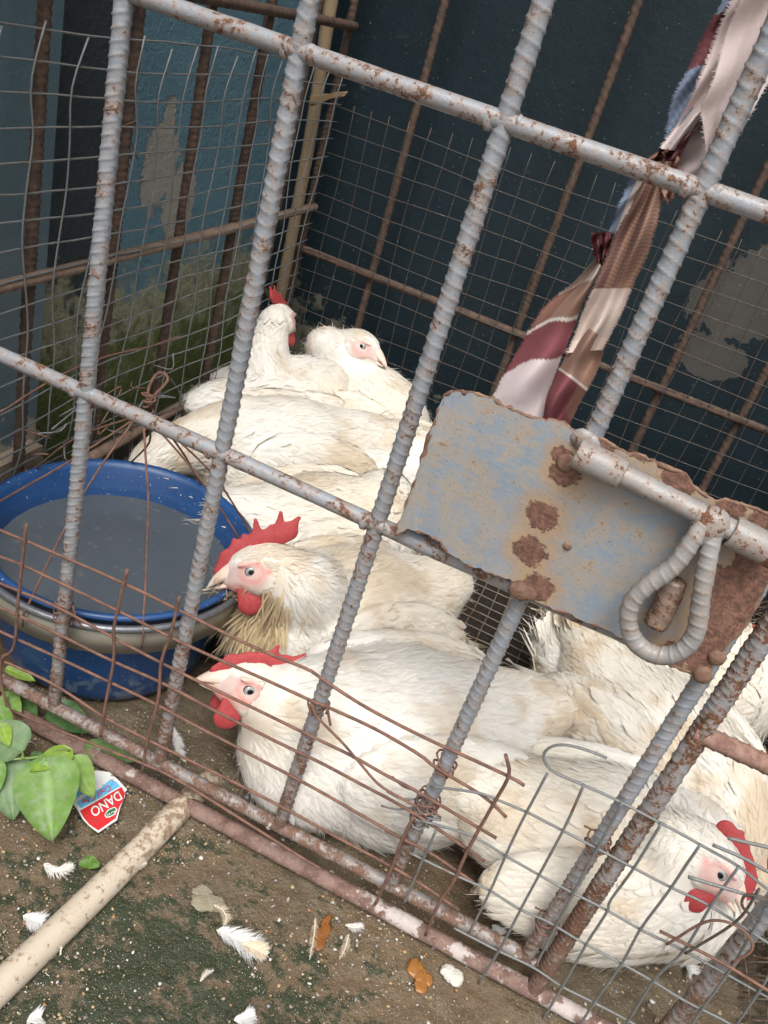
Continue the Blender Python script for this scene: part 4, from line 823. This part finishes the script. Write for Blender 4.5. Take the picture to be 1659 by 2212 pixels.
# ------------------------------------------------------------------ pipe, plant, wrapper, litter
p0, p1 = onz((-60, 2190), .006), onz((425, 1712), .002); V, F = sweep(catmull([p0 + (p0 - p1) * .5, p0, (p0 + p1) / 2 + A(.002, 0, 0), p1, p1 + (p1 - p0) * .12 + A(0, 0, -.015)], 60), .0150, 28)
def mat_pipe():
    m = MB('beige_pipe'); n = m.noise(30, 6, .65); n2 = m.noise(110, 6, .7); y = m.z()[1]; col = m.mix(n, (.42, .35, .265), (.54, .47, .375))
    d = m.ma('ADD', n2, m.ma('MULTIPLY', m.ss(y, -.2, 0), .12)); col = m.mix(m.ma('MULTIPLY', m.ss(d, .55, .66), .85), col, (.20, .13, .075)); col = m.mix(m.ss(m.noise(260, 2, .5), .70, .74), col, (.10, .07, .05))
    m.bump(n2, .25, .001); return m.fin(col, .45)
tag(link('drain_pipe', mesh('drain_pipe', V, F), mat_pipe()), 'mud-spattered beige plastic pipe running out under the cage sill', 'pipe')
def mat_leaf():
    m = MB('green_leaf'); c = m.attr(); n = m.noise(120, 5, .65); col = m.mix(m.ma('MULTIPLY', m.ss(n, .42, .72), .6), c, (.26, .31, .19)); m.fin(col, .42, spec=.4)
    tl = m.n.new('ShaderNodeBsdfTranslucent'); m.l(col, tl.inputs[0]); mx = m.n.new('ShaderNodeMixShader'); mx.inputs[0].default_value = .28; m.l(m.b.outputs[0], mx.inputs[1]); m.l(tl.outputs[0], mx.inputs[2]); m.l(mx.outputs[0], m.out.inputs[0])
    m.bump(m.noise(300, 4, .6), .25, .0008); return m.m
M_leaf = mat_leaf()
def leaf(parent, base, tip, width, col, nup=None, droop=.15, name='leaf', heart=.85):
    base, tip = A(*base), A(*tip); ax = tip - base; L = np.linalg.norm(ax); ax = ax / L; n = nrm(nup if nup is not None else -RC[2] * .5 + A(0, 0, .7)); n = nrm(n - ax * (n @ ax)); s = np.cross(n, ax); V = []; C = []; nu, nv = 15, 11
    for a in range(nu):
        u = a / (nu - 1); w = width * .5 * (math.sin(math.pi * min(1, u ** .62 * 1.0)) ** .8) * (1 if u > .1 else 1) + .0004
        for b in range(nv):
            v = b / (nv - 1) * 2 - 1; vein = .0012 * abs(math.sin(u * 26 - abs(v) * 5)) * (1 - abs(v)) + .002 * (abs(v) < .08) * -1
            p = base + ax * (L * u - heart * .04 * (abs(v) ** 1.5) * (1 - u) * L) + s * v * w + n * (-droop * L * u * u + .10 * width * v * v + .03 * width * math.sin(u * 9 + v * 3) * abs(v) + vein)
            V.append(p); lv = .88 + .24 * (abs(v) < .1) + .08 * math.sin(u * 26 - abs(v) * 5); C.append(A(*col) * lv)
    i = np.arange(nu - 1)[:, None] * nv; j = np.arange(nv - 1)[None]; F = np.stack([i + j, i + j + 1, i + j + nv + 1, i + j + nv], -1).reshape(-1, 4)
    me = mesh(name, V, F); vcol(me, C); return link(name, me, M_leaf, parent)
plant = tag(empty('leafy_plant', onz((0, 1640), 0)), 'bright green leafy plant growing in front of the sill at the left', 'plant')
GR, LI, DK, GY_ = (.16, .30, .06), (.27, .42, .05), (.07, .17, .05), (.17, .27, .13)
for (b, t, w, z0, z1, col) in (((98, 1640), (112, 1818), 132, .060, .030, GR), ((152, 1622), (66, 1664), 48, .055, .060, LI), ((156, 1638), (202, 1722), 58, .050, .046, (.22, .36, .08)), ((18, 1638), (28, 1772), 98, .035, .014, GY_),
                            ((52, 1622), (-40, 1565), 92, .050, .05, GY_), ((108, 1528), (202, 1582), 64, .014, .010, (.10, .24, .06)), ((186, 1612), (308, 1642), 46, .018, .012, (.14, .30, .06)), ((24, 1482), (80, 1545), 52, .02, .018, (.09, .22, .05)),
                            ((14, 1444), (76, 1470), 26, .03, .03, LI), ((0, 1560), (20, 1612), 34, .055, .052, LI), ((-6, 1530), (30, 1585), 36, .05, .05, GR), ((60, 1640), (110, 1650), 40, .03, .02, DK), ((-20, 1640), (-15, 1730), 60, .045, .02, GR), ((10, 1500), (45, 1540), 40, .03, .03, (.2, .34, .06)), ((-10, 1460), (25, 1500), 36, .03, .03, GR)):
    pb, pt = onz(b, z0), onz(t, z1); leaf(plant, pb, pt, w * float(RC[2] @ (pb - CC)) / FPX, col, droop=.06)
for st in ([onz((-40, 1640), .02), onz((0, 1641), .04), onz((83, 1635), .055), onz((127, 1618), .06), onz((152, 1622), .055)], [onz((50, 1638), .052), onz((48, 1622), .05)], [onz((83, 1635), .055), onz((98, 1642), .06)], [onz((-20, 1560), .0), onz((0, 1545), .03), onz((20, 1500), .03)]):
    V, F = sweep(catmull(st, 16), .0014, 7); me = mesh('stem', V, F); vcol(me, np.tile(A(.22, .32, .08), (len(V), 1))); link('stem', me, M_leaf, plant)
lb = leaf(None, onz((190, 1878), .004), onz((197, 1848), .006), .02, (.10, .22, .02), A(0, 0, 1), 0, 'fallen_leaf'); tag(lb, 'torn scrap of green leaf lying left of the pipe', 'leaf')
# wrapper
def c6(x, y): return (.2953 * x, 1360.8 + .2953 * y)
wr = tag(empty('carton_scrap', onz(c6(720, 1250), .005)), 'torn red and blue milk carton scrap lying upside down beside the plant', 'carton')
def flat(name, pts, z, mat, parent, th=.0008, wav=.0012):
    bm = bmesh.new(); vs = [bm.verts.new(onz(c6(*p), z)) for p in pts]; f = bm.faces.new(vs)
    if f.normal.z < 0: bmesh.ops.reverse_faces(bm, faces=[f])
    bmesh.ops.triangulate(bm, faces=bm.faces[:]); bmesh.ops.subdivide_edges(bm, edges=bm.edges[:], cuts=3, use_grid_fill=True)
    r = bmesh.ops.extrude_face_region(bm, geom=bm.faces[:])
    for v in [g for g in r['geom'] if isinstance(g, bmesh.types.BMVert)]: v.co.z += th
    for v in bm.verts: v.co.z += wav * math.sin(v.co.x * 90) * math.sin(v.co.y * 70 + 1)
    bmesh.ops.recalc_face_normals(bm, faces=bm.faces[:]); me = bpy.data.meshes.new(name); bm.to_mesh(me); bm.free(); return link(name, me, mat, parent)
def mat_print(name, c):
    m = MB(name); n = m.noise(70, 6, .7); n2 = m.noise(300, 4, .6); col = m.mix(m.ss(n, .555, .65), c, (.09, .07, .05)); col = m.mix(m.ma('MULTIPLY', m.ss(n2, .6, .7), .3), col, (.3, .26, .2)); return m.fin(col, .4)
M_white, M_red, M_blue, M_dkred, M_green = mat_print('print_white', (.62, .62, .60)), mat_print('print_red', (.50, .02, .025)), mat_print('print_blue', (.12, .40, .65)), mat_print('print_crimson', (.4, .03, .05)), mat_print('print_green', (.02, .12, .05))
WZ = .006
flat('carton_sheet', [(520, 1240), (545, 1170), (600, 1110), (700, 1030), (800, 1045), (870, 1105), (930, 1172), (915, 1190), (912, 1230), (880, 1300), (855, 1395), (790, 1435), (720, 1482), (650, 1430), (605, 1388), (560, 1310), (522, 1262)], WZ, M_white, wr)
flat('red_band', [(585, 1325), (740, 1235), (890, 1150), (912, 1200), (905, 1245), (872, 1300), (846, 1378), (720, 1462), (655, 1420), (612, 1375)], WZ + .0011, M_red, wr, .0003)
flat('blue_band', [(560, 1265), (640, 1200), (720, 1165), (800, 1100), (850, 1110), (878, 1145), (740, 1222), (590, 1308)], WZ + .0011, M_blue, wr, .0003)
flat('blue_corner', [(545, 1200), (585, 1150), (610, 1165), (575, 1230)], WZ + .0011, M_blue, wr, .0003)
flat('logo', [(772, 1350), (795, 1322), (835, 1305), (850, 1318), (838, 1345), (805, 1362), (780, 1366)], WZ + .0017, M_green, wr, .0003)
flat('logo_edge', [(764, 1353), (790, 1316), (838, 1298), (858, 1316), (844, 1350), (806, 1369), (776, 1374)], WZ + .0014, M_white, wr, .0002)
def text(name, body, start, end, upto, z, mat, parent, sc=1.0):
    cu = bpy.data.curves.new(name, 'FONT'); cu.body = body; cu.extrude = .0; cu.offset = .012 * sc; tmp = bpy.data.objects.new(name, cu); COL.objects.link(tmp)
    dg = bpy.context.evaluated_depsgraph_get(); me = bpy.data.meshes.new_from_object(tmp.evaluated_get(dg)); bpy.data.objects.remove(tmp)
    V = np.array([v.co[:] for v in me.vertices]); w = V[:, 0].max() - V[:, 0].min(); h = V[:, 1].max(); x0 = V[:, 0].min(); a, b, u = onz(c6(*start), z), onz(c6(*end), z), onz(c6(*upto), z)
    for v in me.vertices:
        p = a + (b - a) * ((v.co.x - x0) / w) + (u - a) * (v.co.y / h); v.co = (p[0], p[1], z + .0012 * math.sin(p[0] * 90) * math.sin(p[1] * 70 + 1))
    me.name = name; me.materials.clear(); return link(name, me, mat, parent)
text('lettering', 'DANO', (866, 1180), (655, 1308), (898, 1240), WZ + .0018, M_white, wr)
text('lettering', 'Cool Cow', (800, 1130), (592, 1245), (818, 1172), WZ + .0018, M_dkred, wr)
text('lettering', 'Arla', (845, 1318), (780, 1352), (850, 1332), WZ + .0024, M_white, wr)
# loose feathers on the ground
def lay_feather(label, pts, w, fluff, col, zz=.005, mat=M_pl):
    P = np.array([onz(p, zz) for p in pts]); P = catmull(P, 14); T, N, B = frames(P); s = nrm(np.cross(A(0, 0, 1), T)); parts = []; C = []; rs = np.random.default_rng(int(abs(pts[0][0] * 7 + pts[0][1])))
    V, F = sweep(P + A(0, 0, .002), np.linspace(.0008, .0003, 14), 5); parts.append((V, F)); C.append(np.tile(A(.75, .68, .58), (len(V), 1)))
    for q in range(int(190 * fluff)):
        u = rs.random(); i = int(u * 12); p = P[i] * (1 - u * 12 % 1) + P[i + 1] * (u * 12 % 1) if i < 13 else P[-1]; sg = rs.choice([-1, 1]); ww = w * math.sin(math.pi * (.12 + .80 * u)) * rs.uniform(.6, 1.15)
        d = nrm(s[i] * sg * .85 + T[i] * (.55 + .3 * rs.random()) + A(0, 0, rs.uniform(-.05, .35))); d2 = nrm(d + T[i] * .5 + rs.normal(size=3) * .3); a = p + A(0, 0, .002); b = a + d * ww * .55; e = b + d2 * ww * .5; t = T[i] * .00045
        v = np.array([a - t, a + t, b + t * .8, b - t * .8, e]); parts.append((v, [[0, 1, 2, 3], [3, 2, 4]])); C.append(np.tile(A(*col) * (.9 + .15 * rs.random()), (5, 1)))
    V, F = join(parts); V[:, 2] = np.maximum(V[:, 2], .001); me = mesh('feather', V, F); vcol(me, np.clip(np.vstack(C), 0, .9)); return tag(link('feather', me, mat), label, 'feather', 'loose feathers on the ground')
WF = (.70, .70, .70)
lay_feather('fluffy white feather with tan tip in the middle of the ground', [(467, 2011), (500, 2025), (530, 2042), (580, 2070)], .022, 2.6, WF)
lay_feather('tan tip feather overlapping the fluffy white feather', [(520, 2040), (545, 2050), (578, 2066)], .014, 1.6, (.72, .60, .44), .007)
lay_feather('small white feather lying left of the pipe', [(50, 1980), (70, 1990), (94, 1996)], .015, 2.0, WF)
lay_feather('curled white feather near the green leaf scrap', [(95, 1868), (115, 1884), (135, 1882), (163, 1870)], .012, 1.6, (.74, .71, .66))
lay_feather('long white feather standing inside the sill next to the second bar', [(372, 1572), (382, 1600), (390, 1630), (402, 1652)], .011, 1.6, WF, .012)
lay_feather('faint feather just right of the pipe', [(282, 1875), (300, 1872), (318, 1866)], .007, .8, (.5, .45, .38))
lay_feather('thin straw-coloured feather beneath the pipe', [(130, 2065), (135, 2035), (150, 2005), (205, 1960)], .004, .6, (.5, .42, .3))
lay_feather('tan curled feather above the fluffy white feather', [(462, 1958), (480, 1968), (488, 1985), (482, 2004)], .009, 1.0, (.45, .38, .27))
lay_feather('pale feather at the bottom edge of the ground', [(505, 2206), (525, 2203), (552, 2194)], .012, 1.6, WF)
lay_feather('faint wisp of feather low in the middle of the ground', [(432, 2122), (445, 2105), (462, 2098)], .005, .7, (.45, .42, .36))
lay_feather('grey feather by the rusty sill on the right', [(745, 2000), (765, 2006), (786, 2002)], .009, 1.0, (.6, .58, .56))
lay_feather('wispy brown feather lying in the mud right of the middle', [(680, 1985), (678, 2020), (668, 2075)], .008, .7, (.36, .28, .18))
lay_feather('second wispy brown feather in the mud on the right', [(752, 2020), (745, 2050), (732, 2075)], .008, .7, (.38, .31, .22))
lay_feather('small white feather under the lower right wire grid', [(1478, 2080), (1488, 2092), (1496, 2106)], .016, 1.4, WF, .006)
lay_feather('white feather caught between the rails left of the door post', [(1062, 2000), (1072, 2010), (1084, 2022)], .012, 1.2, WF, .01)
lay_feather('white feather at the bottom left corner of the ground', [(58, 2208), (72, 2203), (90, 2199)], .012, 1.2, (.7, .7, .7))
# droppings and crumbs
def lump(name, label, cat, px, r, mat, seed, sq=(1, 1, .4), n=7):
    rs = np.random.default_rng(seed); parts = []; c = onz(px, 0); bm = bmesh.new(); bmesh.ops.create_icosphere(bm, subdivisions=3, radius=1)
    U = np.array([v.co[:] for v in bm.verts]); Fu = [[v.index for v in f.verts] for f in bm.faces]; bm.free()
    for q in range(n):
        a = rs.uniform(0, 2 * math.pi); d = r * rs.random() * .7; rr = r * rs.uniform(.35, .6); V = U * (.55 + .9 * fbm(U + seed + q * 3.3, 2.6, 4, q))[:, None] * A(sq[0], sq[1], sq[2]) * rr
        parts.append((V + A(c[0] + d * math.cos(a) * sq[0], c[1] + d * math.sin(a) * sq[1], rr * .25 * sq[2]), Fu))
    V, F = join(parts); return tag(link(name, mesh(name, V, F), mat), label, cat)
M_dungw = mat_simple('white_dung', (.35, .33, .25), (.66, .64, .58), 90, .7, .6, .002); M_dungo = mat_simple('orange_dung', (.20, .085, .02), (.34, .15, .04), 60, .3, .4, .002); M_crumb = mat_simple('pale_crumbs', (.24, .21, .14), (.38, .34, .24), 120, .9, 1, .003); M_brownleaf = mat_simple('brown_scrap', (.14, .05, .01), (.26, .10, .03), 50, .35, .4, .002)
lump('dropping', 'white capped dropping beside the sill at the bottom', 'dropping', (978, 2110), .016, M_dungw, 3); lump('dropping', 'orange wet dropping left of the white capped one', 'dropping', (910, 2110), .015, M_dungo, 5, (1, 1.2, .25))
lump('dropping', 'orange brown wet scrap lying in the mud near the sill', 'dropping', (700, 2015), .013, M_brownleaf, 8, (.8, 1.6, .2)); lump('mud_lump', 'pale crumbly lump of dried feed on the ground', 'lump', (440, 1938), .018, M_crumb, 9, (1.2, .8, .22))
# gravel grains scattered in the wet slab
def gravel(n, seed, rlo, rhi, region, name):
    rs = np.random.default_rng(seed); bm = bmesh.new(); bmesh.ops.create_icosphere(bm, subdivisions=1, radius=1); U = np.array([v.co[:] for v in bm.verts]); Fu = np.array([[v.index for v in f.verts] for f in bm.faces]); bm.free()
    x = rs.uniform(region[0], region[1], n); y = rs.uniform(region[2], region[3], n); cl = fbm(np.stack([x, y, 0 * x], -1), 9, 3, 4); k = rs.random(n) < np.clip((cl - .28) * 2.2, .08, 1); x, y = x[k], y[k]; n = len(x)
    r = rlo + (rhi - rlo) * rs.random(n) ** 5; S = r[:, None] * rs.uniform(.6, 1.25, (n, 3)) * A(1, 1, .7); V = U[None] * (1 + .3 * rs.normal(size=(n, len(U), 1)) * .5) * S[:, None] + np.stack([x, y, r * .12 - .003], -1)[:, None]
    F = Fu[None] + (np.arange(n) * len(U))[:, None, None]; pal = np.array([(.26, .21, .14), (.35, .26, .14), (.45, .42, .38), (.18, .15, .12), (.55, .53, .5), (.30, .16, .08), (.22, .23, .25)]); C = pal[rs.choice(7, n, p=[.26, .2, .14, .2, .05, .1, .05])]
    me = mesh(name, V.reshape(-1, 3), F.reshape(-1, 3)); vcol(me, np.repeat(C, len(U), 0)); m = MB(name); m.fin(m.attr(), .45); return tag(link(name, me, m.m), 'scattered grit and small stones on the wet concrete', kind='stuff')
gravel(24000, 1, .0006, .0024, (-.1, 1.0, -.32, .12), 'grit')
gravel(3500, 2, .0008, .0036, (.2, 1.0, -.06, .35), 'litter')

# ------------------------------------------------------------------ rag tied to the top rail
rag = tag(empty('cloth_rag', ony((1440, 345), .03)), 'frayed pink white, maroon and brown rag knotted at the top rail', 'cloth')
def mat_cloth():
    m = MB('printed_cloth'); c = m.attr(); w = m.noise(900, 3, .6); m.bump(m.ma('ADD', w, m.noise(60, 4, .6)), .35, .0012); m.fin(m.mix(m.ma('MULTIPLY', w, .15), c, (.4, .33, .3)), .9, spec=.1)
    tl = m.n.new('ShaderNodeBsdfTranslucent'); m.l(c, tl.inputs[0]); mx = m.n.new('ShaderNodeMixShader'); mx.inputs[0].default_value = .15; m.l(m.b.outputs[0], mx.inputs[1]); m.l(tl.outputs[0], mx.inputs[2]); m.l(mx.outputs[0], m.out.inputs[0]); return m.m
M_cloth = mat_cloth()
PK, MAR, BLU, BRN, TAN, CRM = A(.68, .57, .55), A(.15, .040, .048), A(.20, .26, .36), A(.23, .11, .08), A(.36, .215, .16), A(.64, .53, .47)
def ribbon(left, right, depth, colf, fold=.006, nf=1.5, fray=1.0, seed=0, nu=90, nv=22, th=.0012, frayc=None):
    rs = np.random.default_rng(seed); Lp = catmull([np.r_[p, 0] for p in left], nu)[:, :2]; Rp = catmull([np.r_[p, 0] for p in right], nu)[:, :2]; V = []; C = []
    for a in range(nu):
        u = a / (nu - 1)
        for b in range(nv):
            v = b / (nv - 1); px = Lp[a] * (1 - v) + Rp[a] * v; y = depth + fold * math.cos(v * nf * 2 * math.pi + u * 3 + seed) * (1 - .3 * u) + .003 * math.sin(u * 14 + v * 5 + seed) + .010 * (v - .5) ** 2
            V.append(ony(px, y)); C.append(colf(u, v))
    V = np.array(V); C = np.array(C); i = np.arange(nu - 1)[:, None] * nv; j = np.arange(nv - 1)[None]; F = np.stack([i + j, i + j + 1, i + j + nv + 1, i + j + nv], -1).reshape(-1, 4)
    n = len(V); V2 = V + A(0, th, 0); b_ = [a * nv for a in range(nu)]; e_ = [a * nv + nv - 1 for a in range(nu)]; FF = F.tolist() + [q[::-1] for q in (F + n).tolist()]
    for ring in (b_, e_):
        for a, c in zip(ring[:-1], ring[1:]): FF.append([a, c, c + n, a + n])
    VV = [V, V2]; CCc = [C, C]; o = 2 * n
    for ring, sg in ((b_, -1), (e_, 1)):          # fringe
        if fray <= 0: continue
        for q in range(int(420 * fray)):
            u = rs.random() * (nu - 1.01); a = int(u); p = V[ring[a]] * (1 - u % 1) + V[ring[a + 1]] * (u % 1); t = nrm(V[ring[a + 1]] - V[ring[a]]); s = nrm(V[ring[a]] - V[ring[a] - sg]); d = nrm(s + t * rs.normal() * .35 + A(0, rs.normal() * .3, 0)); ln = rs.uniform(.0010, .0030)
            VV.append(np.array([p - t * .00025, p + t * .00025, p + d * ln])); FF.append([o, o + 1, o + 2]); o += 3; CCc.append(np.tile((C[ring[a]] if frayc is None else frayc) * rs.uniform(.9, 1.25), (3, 1)))
    me = mesh('cloth_strip', np.vstack(VV), FF); vcol(me, np.clip(np.vstack(CCc), 0, .9)); return link('cloth_strip', me, M_cloth, rag)
def c1p(pts): return [(1252 + .2454 * x, .2454 * y) for x, y in pts]
def c2p(pts): return [(1034 + .2625 * x, 435.4 + .2625 * y) for x, y in pts]
def weave(c, u, v, k=150): return c * (.80 + .30 * (math.sin(u * k * 1.6 + 2.5 * math.sin(v * 9)) > 0))
def fS1(u, v): w = u + .10 * v; c = MAR if .28 < w < .60 else BLU; return weave(c, u, v, 90) * .9 + .1 * c
ribbon(c1p([(1400, -300), (1270, 0), (1130, 260), (970, 590), (830, 880), (770, 1160), (760, 1260)]), c1p([(1640, -300), (1480, 0), (1350, 260), (1200, 590), (1050, 880), (900, 1120), (820, 1260)]), .050, fS1, .003, 1, 1.4, 1)
ribbon(c1p([(1480, -300), (1345, 0), (1225, 280), (1070, 680), (890, 1040), (715, 1310)]), c1p([(2100, -300), (1900, 0), (1600, 400), (1300, 800), (1060, 1040), (868, 1330)]), .040, lambda u, v: PK, .005, 1.2, .8, 2, frayc=PK)
dash = [(1210, 690, .5), (1195, 760, .3), (1245, 730, .2), (1260, 795, .2), (1215, 815, 0), (1205, 875, 0), (1250, 865, 0), (1225, 935, .6), (1175, 940, .7), (1185, 1000, .7), (1130, 990, .7), (1150, 1050, -.4), (1190, 1052, -.4), (1165, 1105, 0), (1210, 1105, 0), (1140, 1145, 0), (1200, 1165, 1.2), (1155, 1190, 1.4)]
Lb = c1p([(1560, -300), (1420, 0), (1290, 300), (1180, 700), (1070, 960), (1085, 1110), (1112, 1400), (1060, 1660)]); Rb = c1p([(2300, -300), (2050, 0), (1850, 400), (1640, 760), (1480, 1060), (1330, 1340), (1240, 1560), (1180, 1700)])
ribbon(Lb, Rb, .028, lambda u, v: PK * (1.04 - .1 * (abs(v - .3) < .05)), .007, .9, .3, 3, 90, 30, frayc=PK)
ribbon(c1p([(1070, 1000), (960, 1180), (860, 1360), (800, 1500), (790, 1640)]), c1p([(1150, 1000), (1150, 1200), (1140, 1400), (1100, 1560), (1060, 1700)]), .052, lambda u, v: PK * .92, .006, .8, .2, 4, 40, 16)
ribbon(c1p([(712, 1300), (695, 1360), (690, 1440), (700, 1500)]), c1p([(1010, 1150), (900, 1330), (850, 1420), (790, 1500)]), .042, lambda u, v: MAR * .8 * (.7 + .6 * (math.sin(v * 40) > 0)), .005, 2, .5, 5, 30, 24)
ribbon(c1p([(690, 1330), (570, 1430), (560, 1500), (640, 1600)]), c1p([(740, 1340), (860, 1370), (860, 1470), (760, 1620)]), .046, lambda u, v: weave(BRN * 1.2, u, v, 60), .009, 2.5, 1.2, 6, 36, 30)
ribbon(c1p([(700, 1600), (690, 1660), (740, 1740), (790, 1780)]), c1p([(780, 1600), (800, 1680), (812, 1740), (810, 1770)]), .040, lambda u, v: weave(TAN, u, v, 60), .004, 1, 1.0, 7, 24, 14)
def fL2(u, v):
    if u < .66: return weave(A(.36, .21, .155) if v > .62 or .25 < v < .45 else A(.22, .12, .10), u, v, 190)
    return CRM * (1.0 if u < .93 else 1.15)
ribbon(c2p([(1420, -330), (1290, -20), (1150, 250), (1010, 580), (890, 850), (845, 960), (800, 1100), (735, 1245)]), c2p([(1600, -330), (1495, 0), (1405, 350), (1260, 700), (1180, 890), (1140, 960), (1080, 1080), (1010, 1220)]), .036, fL2, .0055, 1.6, 1.6, 8, 240, 36)
ribbon(c2p([(1330, -330), (1180, -10), (1085, 250), (1120, 290)]), c2p([(1430, -330), (1290, 0), (1200, 220), (1150, 300)]), .052, lambda u, v: BLU if v < .45 else CRM, .003, 1, .6, 9, 40, 14)
ribbon(c2p([(930, 260), (925, 330), (950, 400), (980, 520)]), c2p([(1090, 250), (1090, 350), (1060, 450), (1050, 540)]), .044, lambda u, v: MAR * (1 + .8 * (v < .2)), .010, 2.5, 3.0, 10, 24, 18)
def fL3(u, v):
    w = u + .22 * v - .10 + .03 * math.sin(v * 5)
    if w < .16: return CRM
    if w < .40: return BRN if v < .3 else TAN * .95
    if w < .415 + .01: return A(.75, .68, .62)
    if w < .66: return MAR * 1.5
    if u > .93 and v < .5 and math.sin(u * 260) * math.sin(v * 60) > .5: return MAR
    return A(.72, .62, .62)
ribbon(c2p([(960, 470), (800, 650), (640, 790), (540, 890), (430, 1050), (365, 1170), (230, 1400), (120, 1620), (60, 1760)]), c2p([(1000, 520), (930, 680), (860, 830), (800, 980), (720, 1180), (650, 1350), (580, 1580), (545, 1760), (520, 1880)]), .042, fL3, .010, .8, 1.6, 11, 110, 34)
def fL4(u, v):
    u = u - .16 * (v - .4)
    if u < .12: return CRM
    if u < .52: return TAN * (.9 + .2 * v)
    if u < .54: return A(.75, .66, .6)
    if v > .72 and u < .8: return BRN
    return MAR * 1.45
ribbon(c2p([(870, 960), (800, 1100), (735, 1250), (640, 1430), (570, 1590), (540, 1750), (520, 1880)]), c2p([(1150, 930), (1062, 1120), (990, 1330), (940, 1450), (870, 1570), (800, 1710), (700, 1900)]), .038, fL4, .010, 1.1, 1.6, 12, 90, 30)
